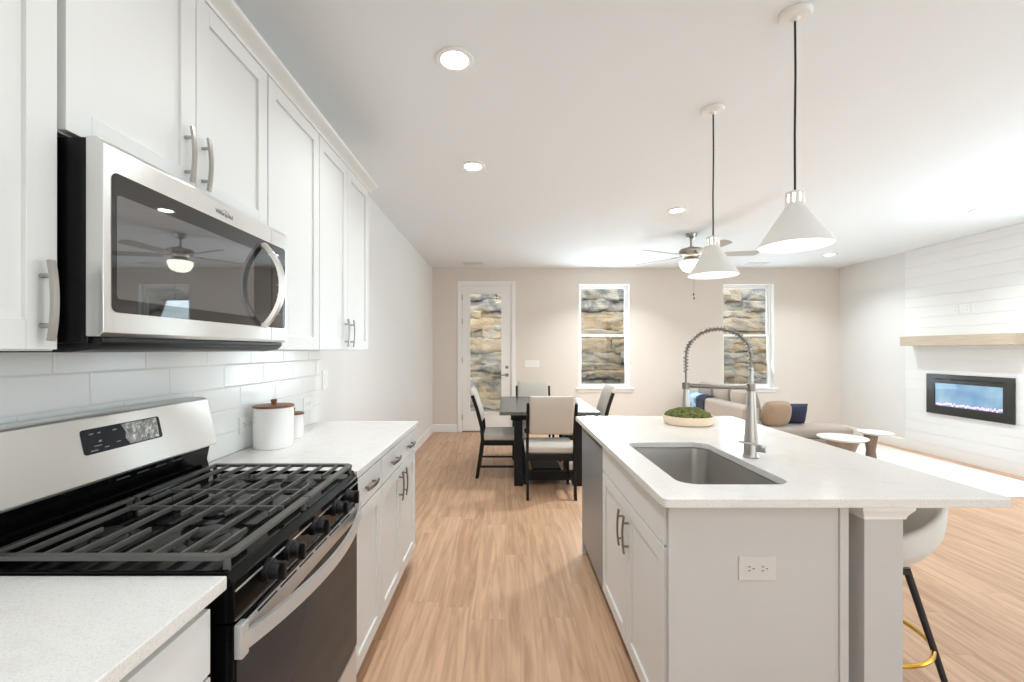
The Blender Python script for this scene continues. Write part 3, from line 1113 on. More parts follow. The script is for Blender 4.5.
# ------------------------------------------------------------------ microwave
def make_microwave():
    y0, y1 = 0.898, 1.6535
    FX = -0.82
    r = thing('microwave', 'stainless steel over-the-range microwave hung under the cabinet above the range', 'microwave', (-1.0, (y0 + y1) / 2, 1.366))
    B(XL + .010, -.856, y0 + .004, y1 - .004, 1.386, 1.8095, b=.002).build('microwave_body', M_black, r)
    mb = MB().prism([(XL + .02, 1.367), (-.90, 1.367), (-.848, 1.374), (-.832, 1.388), (-.832, 1.399), (XL + .02, 1.399)], 'Y', y0 + .012, y1 - .012, b=.002)
    un = mb.build('underside_tray', M_black, r)
    B(-1.1, -.93, y0 + .2, y0 + .5, 1.3655, 1.369).build('grease_filter', M_steel, un)
    ys = 1.5445
    def front(a, b_, nm):
        mb = MB().prism([(-.856, 1.400), (FX - .010, 1.400), (FX, 1.408), (FX, 1.796), (FX - .012, 1.8095), (-.856, 1.8095)], 'Y', a, b_, b=.0015)
        return mb.build(nm, M_steel, r)
    dr = front(y0, ys, 'microwave_door')
    cp = front(ys + .002, y1, 'control_column')
    gz0, gz1 = 1.451, 1.745
    pl = rrect(.917, ys, gz0, gz1, .014)
    # square off the side that meets the control column
    pl = [(u, v) if u < 1.2 else (ys - .0005, gz1 if v > 1.6 else gz0) for u, v in pl]
    q = []
    for p in pl:
        if not q or p != q[-1]:
            q.append(p)
    MB().prism(q, 'X', FX - .002, FX + .0012).build('door_glass', M_mwglass, dr)
    MB().prism(rrect(.928, 1.435, 1.480, 1.700, .008), 'X', FX, FX + .0016).build('viewing_window', M_mwscreen, dr)
    pl = rrect(ys + .0025, 1.638, gz0, gz1, .012)
    pl = [(u, v) if u > 1.6 else (ys + .0025, gz1 if v > 1.6 else gz0) for u, v in pl]
    q = []
    for p in pl:
        if not q or p != q[-1]:
            q.append(p)
    MB().prism(q, 'X', FX - .002, FX + .0012).build('control_glass', M_mwglass, cp)
    for k in range(5):
        B(FX + .001, FX + .0018, 1.578, 1.602, 1.50 + .035 * k, 1.503 + .035 * k).build('printed_mark', M_mark, cp)
    pts = []
    hy, zc = 1.487, 1.590
    for k in range(21):
        s = -1 + 2 * k / 20
        pts.append((FX + .006 + .062 * (1 - abs(s) ** 2.2), hy, zc + s * .140))
    hd = MB().sweep(pts, [(-.013, -.006), (-.009, .006), (.009, .006), (.013, -.006)], (0, 1, 0))
    hd.box(FX, FX + .012, hy - .011, hy + .011, zc - .142, zc - .126, b=.003).box(FX, FX + .012, hy - .011, hy + .011, zc + .126, zc + .142, b=.003)
    hd.build('door_handle', M_steel, dr)
    mtx = Matrix(((0, 0, 1, FX + .0004), (1, 0, 0, 1.286), (0, 1, 0, 1.768), (0, 0, 0, 1)))
    lg = text_mesh('brand_lettering', 'Whirlpool', .019, M_logo, dr, mtx)
    # thin swoosh of the emblem
    pts = [(FX + .0006, 1.262 + .055 * k / 14, 1.764 + .016 * math.sin(PI * k / 14)) for k in range(15)]
    MB().tube(pts, .0006, n=5).build('emblem_swoosh', M_mark, dr)
    return r
make_microwave()

# ------------------------------------------------------------------ canisters
def canister(label, x, y, rad, h):
    r = thing('canister', label, 'canister', (x, y, CT), 'white canisters on the counter')
    MB().lathe([(0, 0), (rad - .004, 0), (rad, .006), (rad, h - .006), (rad - .002, h), (0, h)], (x, y, CT + .0005), n=48).build('canister_body', M_ceramic, r)
    l = MB().lathe([(0, h + .0005), (rad + .002, h + .0005), (rad + .003, h + .003), (rad + .002, h + .008), (rad - .004, h + .011), (0, h + .012)], (x, y, CT), n=48).build('wooden_lid', M_lid, r)
    MB().lathe([(0, h + .0115), (.012, h + .0115), (.0115, h + .022), (.0135, h + .026), (.0135, h + .034), (.010, h + .037), (0, h + .037)], (x, y, CT), n=20).build('lid_knob', M_lid, l)
canister('large white canister with a wooden lid and knob, nearer the range', -1.098, 2.09, .087, .188)
canister('small white canister with a wooden lid behind the large one', -1.118, 2.315, .055, .120)

# ------------------------------------------------------------------ plates on walls
def plate(name, label, cat, c, axis, sgn, wd, ht, kind, group=None, mm=None):
    mm = mm or M_plate
    """axis: 'X' plate faces sgn*X, 'Y' faces sgn*Y"""
    r = thing(name, label, cat, c, group)
    def bx(u0, u1, v0, v1, d0, d1, b=0.0):
        a, e = sorted((sgn * d0, sgn * d1))
        if axis == 'X':
            return B(c[0] + a, c[0] + e, c[1] + u0, c[1] + u1, c[2] + v0, c[2] + v1, b=b)
        return B(c[0] + u0, c[0] + u1, c[1] + a, c[1] + e, c[2] + v0, c[2] + v1, b=b)
    bx(-wd / 2, wd / 2, -ht / 2, ht / 2, 0.0002, .006, .002).build('cover_plate', mm, r)
    if kind == 'outlet_h':
        for s in (-1, 1):
            f = bx(s * .021 - .015, s * .021 + .015, -.017, .017, .005, .0072, .001).build('receptacle', mm, r)
            mb = MB()
            for (uu, vv) in ((-.006, .006), (-.006, -.006), (.007, 0)):
                u = s * .021 + uu
                a, e = sorted((sgn * .006, sgn * .0076))
                if axis == 'X':
                    mb.box(c[0] + a, c[0] + e, c[1] + u - .0035, c[1] + u + .0035, c[2] + vv - .0014, c[2] + vv + .0014)
                else:
                    mb.box(c[0] + u - .0035, c[0] + u + .0035, c[1] + a, c[1] + e, c[2] + vv - .0014, c[2] + vv + .0014)
            mb.build('slots', M_slot, f)
    elif kind == 'outlet_v':
        for s in (-1, 1):
            f = bx(-.016, .016, s * .020 - .014, s * .020 + .014, .005, .0072, .001).build('receptacle', mm, r)
            mb = MB()
            for (uu, vv) in ((-.006, .002), (.006, .002), (0, -.008)):
                v = s * .020 + vv
                a, e = sorted((sgn * .006, sgn * .0076))
                if axis == 'X':
                    mb.box(c[0] + a, c[0] + e, c[1] + uu - .0012, c[1] + uu + .0012, c[2] + v - .003, c[2] + v + .003)
                else:
                    mb.box(c[0] + uu - .0012, c[0] + uu + .0012, c[1] + a, c[1] + e, c[2] + v - .003, c[2] + v + .003)
            mb.build('slots', M_slot, f)
    else:
        n = kind
        for k in range(n):
            u = (k - (n - 1) / 2) * .046
            bx(u - .016, u + .016, -.033, .033, .005, .0085, .002).build('rocker', mm, r)
    return r
plate('wall_outlet', 'white outlet on the tile backsplash left of the large canister', 'outlet', (TX, 2.05, 1.028), 'X', 1, .12, .075, 'outlet_h')
plate('wall_outlet', 'white outlet on the tile backsplash past the small canister', 'outlet', (TX, 2.685, 1.045), 'X', 1, .12, .075, 'outlet_h')
plate('light_switch', 'white light switch on the left wall just past the backsplash', 'switch', (XL, 2.965, 1.172), 'X', 1, .085, .125, 1)
plate('light_switch', 'white triple light switch on the back wall right of the glass door', 'switch', (.452, YB, 1.142), 'Y', -1, .24, .115, 3)
plate('wall_outlet', 'white outlet on the shiplap above the mantel, left of the pair', 'outlet', (SX, 5.445, 1.88), 'X', -1, .072, .115, 'outlet_v')
plate('wall_outlet', 'white outlet on the shiplap above the mantel, right of the pair', 'outlet', (SX, 5.305, 1.88), 'X', -1, .072, .115, 'outlet_v')

# ------------------------------------------------------------------ island
IX0, IX1, IY0, IY1 = 0.487, 1.568, 1.352, 3.05
IF = 0.512
outer = rrect(IX0, IX1, IY0, IY1, .018)
hole = rrect(.602, .990, 1.502, 2.190, .065)
o = MB().ring(outer, hole, 'Z', CB, CT, b=.003).build('island_countertop', M_quartz)
tag(o, 'white quartz island countertop with an undermount sink cutout', 'countertop')

r = thing('island_cabinet', 'white island sink cabinet with two doors below a false drawer front', 'cabinet', (.78, 1.86, 0))
mb = MB()
mb.box(IF + .0195, 1.058, 1.413, 1.431, .105, CB - .0005).box(IF + .0195, 1.058, 2.298, 2.316, .105, CB - .0005)
mb.box(IF + .0195, 1.058, 1.431, 2.298, .105, .123).box(1.050, 1.058, 1.431, 2.298, .123, CB - .0005)
mb.box(IF + .0195, IF + .038, 1.431, 2.298, .72, .76).box(IF + .0195, IF + .038, 1.431, 2.298, .855, CB - .0005)
mb.build('cabinet_box', M_cab, r)
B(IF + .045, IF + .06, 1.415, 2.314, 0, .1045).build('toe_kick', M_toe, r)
B(IF, IF + .019, 1.416, 2.312, .742, .868, b=.002).build('false_drawer_front', M_cab, r)
for a, b_, hy in ((1.416, 1.8625, 1.825), (1.8655, 2.312, 1.905)):
    dd = shaker(-1, IF, a, b_, .115, .735).build('cabinet_door', M_cab, r)
    pull(-1, IF, hy, .605, True).build('bar_pull', M_nickel_d, dd)

r = thing('island_cladding', 'pale painted island end panel with the outlet facing the camera', 'panel', (.79, 1.40, 0))
B(.519, 1.06, 1.393, 1.4115, 0, CB - .0005, b=.001).build('end_panel', M_island, r)
B(1.060, 1.078, 1.393, 2.962, 0, CB - .0005).build('back_panel', M_island, r)
B(.519, 1.060, 2.944, 2.962, 0, CB - .0005).build('far_panel', M_island, r)
B(1.056, 1.083, 1.386, 1.3928, 0, CB - .0005, b=.001).build('corner_batten', M_island, r)
B(.519, 1.056, 1.382, 1.3928, 0, .11, b=.003).build('base_skirting', M_trim, r)

r = thing('island_post', 'pale square island post with a flared capital under the countertop overhang', 'post', (1.198, 1.451, 0))
B(1.137, 1.260, 1.392, 1.512, 0, .8378, b=.002).build('post_shaft', M_island, r)
mb = MB()
rows = []
for (g, zz) in ((.0005, .838), (.005, .838), (.006, .845), (.009, .852), (.016, .864), (.021, .872), (.022, CB - .0005)):
    rows.append([(1.137 - g, 1.392 - g, zz), (1.260 + g, 1.392 - g, zz), (1.260 + g, 1.512 + g, zz), (1.137 - g, 1.512 + g, zz)])
mb.surf(rows, True, False, True, True)
mb.build('capital', M_trim, r)
plate('wall_outlet', 'pale grey horizontal outlet on the island end panel', 'outlet', (.797, 1.393, .683), 'Y', -1, .118, .075, 'outlet_h', mm=M_plate_d)

# dishwasher
r = thing('dishwasher', 'stainless steel dishwasher built into the far end of the island', 'dishwasher', (.78, 2.62, 0))
B(IF + .03, 1.05, 2.322, 2.926, .10, .868, b=.002).build('dishwasher_body', M_black, r)
dd = MB().prism([(IF + .028, .112), (IF + .002, .112), (IF, .116), (IF, .835), (IF + .006, .842), (IF + .028, .842)], 'Y', 2.323, 2.925, b=.001).build('dishwasher_door', M_steel_v, r)
B(IF + .003, IF + .028, 2.323, 2.925, .843, .868, b=.002).build('control_strip', M_black, dd)
B(IF - .0008, IF + .004, 2.42, 2.83, .775, .815, b=.003).build('pocket_handle', M_steel_v, dd)
B(IF + .05, IF + .07, 2.325, 2.923, 0, .0995).build('kick_plate', M_black, r)
for yy in (2.36, 2.88):
    MB().cyl((.95, yy, 0), (.95, yy, .1), .015).build('levelling_foot', M_black, r)

# sink
r = thing('kitchen_sink', 'undermount stainless steel sink set into the island', 'sink', (.796, 1.846, .67))
mb = MB()
rows = []
for (g, zz, rad) in ((.012, CB - .001, .07), (-.002, CB - .001, .066), (-.002, CB - .006, .066), (-.010, .70, .066), (-.018, .685, .062), (-.05, .676, .05), (-.17, .672, .02)):
    rows.append([(u, v, zz) for u, v in rrect(.602 - g, .990 + g, 1.502 - g, 2.190 + g, max(rad, .015))])
mb.surf(rows, True, False, False, True)
bs = mb.build('basin', M_sink, r, angle=50)
sm = bs.modifiers.new('thickness', 'SOLIDIFY')
sm.thickness = .0015
sm.offset = -1
MB().lathe([(0, .6735), (.042, .6735), (.045, .675), (.040, .6765), (.030, .674), (0, .674)], (.796, 1.85, 0), n=28).build('drain', M_nickel, r)

# faucet
def make_faucet():
    fx, fy = 1.053, 1.883
    r = thing('faucet', 'tall spring pull-down kitchen faucet in brushed nickel beside the sink', 'faucet', (fx, fy, CT))
    MB().lathe([(0, 0), (.031, 0), (.032, .004), (.030, .008), (.029, .012), (.0285, .06), (.025, .10), (.0195, .20), (.0160, .275), (.0145, .31), (.0095, .318), (.0085, .33), (.0085, .385), (0, .385)], (fx, fy, CT + .0005), n=32).build('faucet_column', M_nickel, r)
    ex, ey = .800, 1.945
    dirv = Vector((ex - fx, ey - fy, 0))
    W = dirv.length
    dirv.normalize()
    # arc path of the hose
    path = []
    zt = 1.285
    for k in range(6):
        path.append(Vector((fx, fy, zt + .012 * k)))
    R = W / 2
    zc = zt + .06
    sq = (1.464 - zc) / R
    for k in range(1, 40):
        a = PI - PI * k / 40
        s = R + R * math.cos(a)
        path.append(Vector((fx, fy, zc + R * sq * math.sin(a))) + dirv * s)
    for k in range(9):
        path.append(Vector((ex, ey, zc - (zc - 1.20) * k / 8)))
    MB().tube(path, .0048, n=10).build('hose', M_nickel_d, r)
    # resample and coil
    L = [0]
    for a, b_ in zip(path, path[1:]):
        L.append(L[-1] + (b_ - a).length)
    coil = []
    stop = L[-1] - .075
    pitch = .0145
    step = pitch / 12
    s = 0.0
    j = 0
    side = Vector((-dirv.y, dirv.x, 0))
    while s < stop:
        while j < len(L) - 2 and L[j + 1] < s:
            j += 1
        f = (s - L[j]) / max(1e-9, L[j + 1] - L[j])
        p = path[j].lerp(path[j + 1], f)
        t0 = (path[j + 1] - path[j]).normalized()
        t1 = (path[min(j + 2, len(path) - 1)] - path[min(j + 1, len(path) - 2)]).normalized()
        t = t0.lerp(t1, f).normalized()
        nn = side.cross(t).normalized()
        ang = 2 * PI * s / pitch
        coil.append(p + (side * math.cos(ang) + nn * math.sin(ang)) * .0098)
        s += step
    MB().tube(coil, .0022, n=5).build('spring', M_nickel_d, r)
    # holder arm and spray head
    za = 1.212
    ab = MB().tube([(fx, fy, za), Vector((fx, fy, za)) + dirv * (W * .5), Vector((ex, ey, za + .004)) - dirv * .012], [.0105, .0105, .0105], n=12)
    ab.lathe([(.0125, -.014), (.0165, -.014), (.0165, .014), (.0125, .014)], (ex, ey, za + .002), n=20, closed_prof=True)
    ab.cyl((fx, fy, za - .016), (fx, fy, za + .016), .0185, n=24, b=.002)
    ab.build('holder_arm', M_nickel_d, r)
    MB().lathe([(0, 1.222), (.0095, 1.222), (.0115, 1.215), (.012, 1.19), (.0145, 1.16), (.0165, 1.128), (.0165, 1.122), (.013, 1.120), (0, 1.120)], (ex, ey, 0), n=24).build('spray_head', M_nickel, r)
    hv = MB().cyl((fx + .014, fy - .016, .956), (fx + .040, fy - .046, .956), .0155, n=24, b=.002)
    hv.tube([(fx + .030, fy - .034, .966), (fx - .005, fy - .040, .976), (fx - .072, fy - .036, .988)], [.005, .0045, .004], n=10)
    hv.build('lever_handle', M_nickel, r)
make_faucet()

# moss bowl
r = thing('moss_bowl', 'low cream bowl filled with green moss on the island', 'planter', (1.138, 2.74, CT))
MB().lathe([(0, 0), (.126, 0), (.138, .004), (.146, .02), (.149, .050), (.147, .054), (.143, .052), (.140, .022), (.12, .012), (0, .012)], (1.138, 2.74, CT + .0005), n=48).build('bowl', M_bowlclay, r)
t = bmesh.new()
bmesh.ops.create_icosphere(t, subdivisions=5, radius=1.0)
for v in t.verts:
    if v.co.z < 0:
        v.co.z *= .2
    d0 = noise.fractal(v.co * 6, 1.0, 2.0, 4)
    d1 = noise.noise(v.co * 2.2)
    k = 1 + .05 * d0 + .03 * d1
    v.co = Vector((1.138 + v.co.x * .138 * k, 2.74 + v.co.y * .138 * k, CT + .042 + v.co.z * (.056 * (1 + .25 * d0 + .15 * d1))))
mb = MB()
mb._merge(t)
mo = mb.build('moss', M_moss, r, angle=60)
mo['kind'] = 'stuff'

# bar stool
def make_stool():
    cx, cy = 1.43, 1.785
    r = thing('bar_stool', 'pale upholstered bar stool with black legs and a gold footrest ring at the island', 'stool', (cx, cy, 0))
    n, m = 40, 14
    rows = []
    for j in range(m + 1):
        v = j / m
        row = []
        for k in range(n):
            a = 2 * PI * k / n
            back = (1 + math.cos(a)) / 2          # 1 at +X
            rim = .655 + .205 * back ** 1.3
            prof = math.sin(min(1, v * 1.25) * PI / 2)
            R = .05 + (.165 + .02 * back) * prof + .022 * back * max(0, v - .3)
            zz = .515 + (rim - .515) * v ** 1.25
            row.append((cx + R * 1.0 * math.cos(a), cy + R * 1.12 * math.sin(a), zz))
        rows.append(row)
    o = MB().surf(rows, True, False, True).build('seat_shell', M_stool, r, angle=60)
    s = o.modifiers.new('thickness', 'SOLIDIFY')
    s.thickness = .022
    s.offset = -1
    MB().lathe([(0, .615), (.15, .615), (.165, .63), (.165, .655), (.15, .668), (.08, .674), (0, .675)], (cx - .01, cy, 0), n=32, sy=1.1).build('seat_cushion', M_stool, r)
    for sx in (-1, 1):
        for sy in (-1, 1):
            MB().tube([(cx + sx * .12, cy + sy * .085, .530), (cx + sx * .225, cy + sy * .185, .0)], [.013, .0095], n=12).build('leg', M_matteblack, r)
    MB().box(cx - .13, cx + .13, cy - .1, cy + .1, .508, .525, b=.006).build('under_plate', M_matteblack, r)
    ring = [(cx + .222 * math.cos(2 * PI * k / 48), cy + .222 * math.sin(2 * PI * k / 48), .248) for k in range(48)]
    MB().tube(ring, .008, n=10, closed=True).build('footrest_ring', M_gold, r)
make_stool()

# ------------------------------------------------------------------ pendants
def pendant(label, x, y):
    r = thing('pendant_light', label, 'lamp', (x, y, 1.795), 'white cone pendants over the island')
    MB().lathe([(0, H - .0005), (.061, H - .0005), (.062, H - .006), (.054, H - .017), (.02, H - .020), (.012, H - .030), (0, H - .031)], (x, y, 0), n=40).build('ceiling_canopy', M_pend, r)
    MB().tube([(x, y, H - .030), (x + .002, y, 2.5), (x - .001, y, 2.25), (x, y, 2.022)], .0042, n=8).build('cord', M_cord, r)
    sh = MB().lathe([(.132, 1.795), (.134, 1.797), (.134, 1.800), (.036, 1.955), (.033, 1.957), (.028, 1.957), (.028, 1.952), (.128, 1.7985)], (x, y, 0), n=64, closed_prof=True).build('shade', M_pend, r)
    mb = MB().lathe([(0, 2.024), (.012, 2.022), (.018, 2.018), (.033, 2.015), (.0345, 2.011), (.033, 2.006), (0, 2.006)], (x, y, 0), n=40)
    mb.lathe([(.029, 1.9555), (.036, 1.9555), (.0345, 1.968), (.029, 1.968)], (x, y, 0), n=40, closed_prof=True)
    for k in range(9):
        a = 2 * PI * k / 9 + .2
        px, py = x + .0315 * math.cos(a), y + .0315 * math.sin(a)
        mtx = Matrix.Translation((px, py, 1.986)) @ Matrix.Rotation(a, 4, 'Z')
        mb.box(-.003, .003, -.006, .006, -.021, .021, b=.002, mtx=mtx)
    mb.build('slotted_neck', M_pend, r)
    MB().lathe([(0, 1.93), (.012, 1.93), (.014, 1.95), (.014, 2.009), (0, 2.009)], (x, y, 0), n=16).build('lamp_socket', M_pend, r)
    MB().ico((x, y, 1.895), .033, 3, (1, 1, 1.15)).build('light_bulb', M_bulb, r)
pendant('white cone pendant light hanging nearer the camera, the upper right one', 1.183, 1.795)
pendant('white cone pendant light hanging farther away, in front of the ceiling fan', 1.185, 2.505)

# ------------------------------------------------------------------ recessed lights
def can(label, x, y, power):
    r = thing('recessed_light', label, 'ceiling light', (x, y, H - .012), 'recessed ceiling lights')
    MB().lathe([(.062, H - .0003), (.088, H - .0003), (.090, H - .003), (.086, H - .007), (.066, H - .009), (.062, H - .006)], (x, y, 0), n=40, closed_prof=True).build('trim_ring', M_trim, r)
    MB().lathe([(0, H - .0035), (.062, H - .0035), (.062, H - .0055), (0, H - .006)], (x, y, 0), n=32).build('lens', M_glow, r)
    area('recessed_glow', (x, y, H - .011), (0, 0, 0), .12, .12, power, WARM, 'DISK', spread=124)
can('recessed ceiling light nearest the camera, above the aisle beside the near upper cabinets', -.237, 2.073, KITCHEN_CAN)
can('recessed ceiling light second along the aisle, above the far upper cabinet end', -.238, 3.28, KITCHEN_CAN)
can('recessed ceiling light left of the ceiling fan, between the fan and the pendants', 1.685, 4.31, LIVING_CAN)
can('recessed ceiling light at the upper right in front of the shiplap wall', 4.66, 4.31, LIVING_CAN * .6)
can('recessed ceiling light far back, above the left window', 1.69, 6.32, LIVING_CAN)
can('recessed ceiling light far back, near the back right corner of the room', 4.65, 6.30, LIVING_CAN * .45)
can('recessed ceiling light over the range end of the aisle, just outside the view', -.237, .87, KITCHEN_CAN * .5)
can('recessed ceiling light behind the camera at the start of the aisle', -.237, -.35, KITCHEN_CAN * .8)

# ------------------------------------------------------------------ ceiling vents
def vent(label, x, y):
    r = thing('ceiling_vent', label, 'vent', (x, y, H - .01), 'ceiling vents by the back wall')
    MB().ring(rrect(x - .16, x + .16, y - .08, y + .08, .006, 2), rrect(x - .14, x + .14, y - .06, y + .06, .004, 2), 'Z', H - .007, H - .0003, b=.001).build('vent_frame', M_vent, r)
    for k in range(5):
        yy = y - .048 + .024 * k
        B(x - .14, x + .14, yy - .008, yy + .008, H - .005, H - .002, mtx=Matrix.Identity(4)).build('louver', M_vent, r)
vent('white ceiling vent in front of the glass door', -.50, 6.95)
vent('white ceiling vent in front of the right window', 3.98, 6.95)

# ------------------------------------------------------------------ ceiling fan
def make_fan():
    x, y = 2.20, 5.20
    r = thing('ceiling_fan', 'brushed nickel ceiling fan with grey blades and a glowing glass bowl light', 'fan', (x, y, 2.29))
    MB().lathe([(0, H - .0005), (.066, H - .0005), (.066, H - .01), (.05, H - .045), (.022, H - .06), (0, H - .06)], (x, y, 0), n=32).build('canopy', M_fanmetal, r)
    MB().cyl((x, y, H - .055), (x, y, 2.585), .013, n=14).build('downrod', M_fanmetal, r)
    MB().lathe([(0, 2.592), (.03, 2.592), (.05, 2.575), (.125, 2.562), (.138, 2.545), (.138, 2.515), (.125, 2.495), (.10, 2.488), (.085, 2.47), (0, 2.47)], (x, y, 0), n=40).build('motor_housing', M_fanmetal, r)
    for k in range(5):
        a = math.radians(-12 + 72 * k)
        mtx = Matrix.Translation((x, y, 2.492)) @ Matrix.Rotation(a, 4, 'Z') @ Matrix.Rotation(math.radians(-12), 4, 'X')
        mb = MB()
        mb.box(.09, .24, -.018, .018, -.003, .003, b=.002, mtx=mtx)
        arm = mb.build('blade_arm', M_fanmetal, r)
        outl = []
        for s in range(9):
            b_ = -PI / 2 + PI * s / 8
            outl.append((.68 + .05 * math.cos(b_), .066 * math.sin(b_)))
        outl += [(.20, .052), (.185, .03), (.185, -.03), (.20, -.052)]
        t = MB()
        t.prism(outl, 'Z', -.0085, -.0035, b=.001)
        t.bm.transform(mtx)
        t.build('blade', M_blade, r)
    MB().lathe([(0, 2.47), (.075, 2.47), (.08, 2.455), (.095, 2.44), (.095, 2.425), (0, 2.425)], (x, y, 0), n=32).build('light_kit', M_fanmetal, r)
    MB().lathe([(.09, 2.424), (.122, 2.42), (.128, 2.41), (.122, 2.37), (.097, 2.32), (.056, 2.298), (.02, 2.291), (0, 2.291)], (x, y, 0), n=40).build('glass_bowl', M_bowlglow, r)
    MB().lathe([(0, 2.292), (.012, 2.29), (.012, 2.282), (.005, 2.276), (0, 2.275)], (x, y, 0), n=14).build('finial', M_fanmetal, r)
    for dx, zb in ((-.014, 2.03), (-.008, 1.985)):
        c_ = MB()
        c_.cyl((x + dx, y - .1, zb), (x + dx, y - .1, 2.44), .0012, n=6)
        co = c_.build('pull_chain', M_fanmetal, r)
        MB().lathe([(0, zb + .002), (.006, zb), (.009, zb - .014), (.006, zb - .026), (0, zb - .028)], (x + dx, y - .1, 0), n=12).build('chain_fob', M_matteblack, co)
make_fan()

# ------------------------------------------------------------------ dining set
def make_table():
    cx, y0, y1 = .44, 4.30, 5.74
    r = thing('dining_table', 'dark wood rectangular dining table on a trestle base', 'table', (cx, (y0 + y1) / 2, 0))
    B(cx - .495, cx + .495, y0, y1, .732, .765, b=.004).build('tabletop', M_tabletop, r)
    mb = B(cx - .38, cx + .38, 4.46, 4.52, .66, .7318).box(cx - .38, cx + .38, 5.52, 5.58, .66, .7318).box(cx - .06, cx + .06, 4.52, 5.52, .66, .7318)
    mb.build('apron', M_darkwood, r)
    for sx in (-1, 1):
        for ly in (4.43, 5.47):
            xx = cx + sx * .305
            B(xx - .042, xx + .042, ly, ly + .14, 0, .6598, b=.004).build('leg', M_darkwood, r)
    mb = B(cx - .262, cx + .262, 4.46, 4.54, .05, .14, b=.004).box(cx - .262, cx + .262, 5.50, 5.58, .05, .14, b=.004).box(cx - .14, cx + .14, 4.541, 5.499, .04, .15, b=.004)
    mb.build('stretcher', M_darkwood, r)
make_table()

def make_chair():
    r = thing('dining_chair', 'x', 'chair', (0, 0, 0), 'linen dining chairs around the dark table')
    for s in (-1, 1):
        x = s * .218
        pts = [(x, -.275, 0), (x, -.245, .20), (x, -.215, .42), (x, -.225, .55), (x, -.275, .74), (x, -.325, .885)]
        MB().sweep(pts, [(-.0125, -.018), (.0125, -.018), (.0125, .018), (-.0125, .018)], (1, 0, 0)).build('rear_leg', M_darkwood, r)
        MB().sweep([(x, .225, 0), (x, .215, .40)], [(-.013, -.016), (.013, -.016), (.013, .020), (-.013, .020)], (1, 0, 0)).build('front_leg', M_darkwood, r)
        B(x - .009, x + .009, -.25, .21, .115, .135).build('side_stretcher', M_darkwood, r)
    mb = B(-.2055, .2055, -.228, -.205, .352, .405).box(-.205, .205, .195, .225, .352, .405)
    for s in (-1, 1):
        mb.box(s * .218 - .0115, s * .218 + .0115, -.205, .205, .352, .405)
    mb.build('seat_frame', M_darkwood, r)
    t = B(-.237, .237, -.205, .245, .4055, .475, b=.022, seg=4)
    t.build('seat_cushion', M_linen, r)
    # padded back
    sec = []
    rows = []
    prof = [(-.232, .60), (-.236, .62), (-.258, .70), (-.292, .80), (-.326, .90), (-.345, .955)]
    n = 12
    for (yy, zz) in prof:
        rows.append((yy, zz))
    t = MB()
    ln = []
    for i, (yy, zz) in enumerate(rows):
        e = 1.0 if 0 < i < len(rows) - 1 else .86
        hw = .2035 if zz < .89 else .205
        hw = hw * (1.0 if i < len(rows) - 1 else .97)
        th = .031 * (1 if 0 < i < len(rows) - 1 else .45)
        loop = []
        for q in range(28):
            a = 2 * PI * q / 28
            cu, sv = math.cos(a), math.sin(a)
            u = math.copysign(abs(cu) ** .28, cu) * hw
            v = math.copysign(abs(sv) ** .5, sv) * th
            loop.append((u, yy + v, zz + v * .3))
        ln.append(loop)
    t.surf(ln, True, False, True, True)
    t.build('backrest', M_linen, r, angle=60)
    return r
ch = make_chair()
spots = [(.425, 4.29, 0, 'linen dining chair at the near end of the dark table, its back to the camera'),
         (-.025, 4.925, -90, 'linen dining chair on the left side of the dark table, seen side-on'),
         (.375, 5.62, 180, 'linen dining chair at the far end of the dark table, facing the camera'),
         (.900, 5.20, 90, 'linen dining chair on the right side of the dark table, partly behind the island')]
for i, (x, y, a, lb) in enumerate(spots):
    o = ch if i == 0 else copy_tree(ch)
    o.location = (x, y, 0)
    o.rotation_euler = (0, 0, math.radians(a))
    o['label'] = lb

# ------------------------------------------------------------------ living area
o = B(2.75, 5.39, 4.08, 6.85, 0.0003, .013, b=.004).build('area_rug', M_rug)
tag(o, 'large off-white area rug under the sofa and coffee tables', 'rug')
RZ = .0135

def make_sofa():
    r = thing('sofa', 'taupe sectional sofa with a chaise, seen from behind the island', 'sofa', (3.5, 6.1, 0))
    X0, X1 = 2.86, 3.84
    Y0, Y1 = 5.27, 7.02
    YC = 5.66
    B(X0, X0 + .20, Y0, Y1, .10, .685, b=.045, seg=4).build('back_frame', M_sofa, r)
    mb = B(X0 + .20, X1, YC, Y1, .10, .30, b=.02)
    mb.box(X0 + .20, 4.18, Y0, YC, .10, .30, b=.02)
    mb.build('seat_base', M_sofa, r)
    B(X0 + .15, X1 - .1, Y1, Y1 + .16, .10, .60, b=.04, seg=4).build('arm', M_sofa, r)
    B(X0 + .205, 4.20, Y0 + .004, YC - .004, .3005, .445, b=.05, seg=4).build('chaise_cushion', M_sofa, r)
    B(X0 + .205, X1 + .02, YC + .004, Y1 - .004, .3005, .445, b=.05, seg=4).build('seat_cushion', M_sofa, r)
    for a, b_ in ((5.56, 6.0), (6.01, 6.50), (6.51, 7.0)):
        mtx = Matrix.Rotation(math.radians(-12), 4, 'Y') @ Matrix.Rotation(PI / 2, 4, 'Y')
        MB().pillow((X0 + .30, (a + b_) / 2, .655), .44, b_ - a, .24, mtx, p=.38).build('back_cushion', M_sofa, r)
    for fx, fy in ((X0 + .06, Y0 + .06), (X0 + .06, Y1 - .06), (4.12, Y0 + .06), (4.12, YC - .08), (X1 - .08, Y1 - .08)):
        MB().cyl((fx, fy, RZ if fy < 6.84 else 0.0), (fx, fy, .105), .018, .024, n=14).build('foot', M_darkwood, r)
    return X0, Y0
make_sofa()
mtx = Matrix.Rotation(math.radians(8), 4, 'Z') @ Matrix.Rotation(math.radians(14), 4, 'X') @ Matrix.Rotation(PI / 2, 4, 'X')
o = MB().pillow((3.30, 5.36, .598), .36, .33, .19, mtx, p=.42, rnd=.28).build('throw_pillow', M_sofa_d)
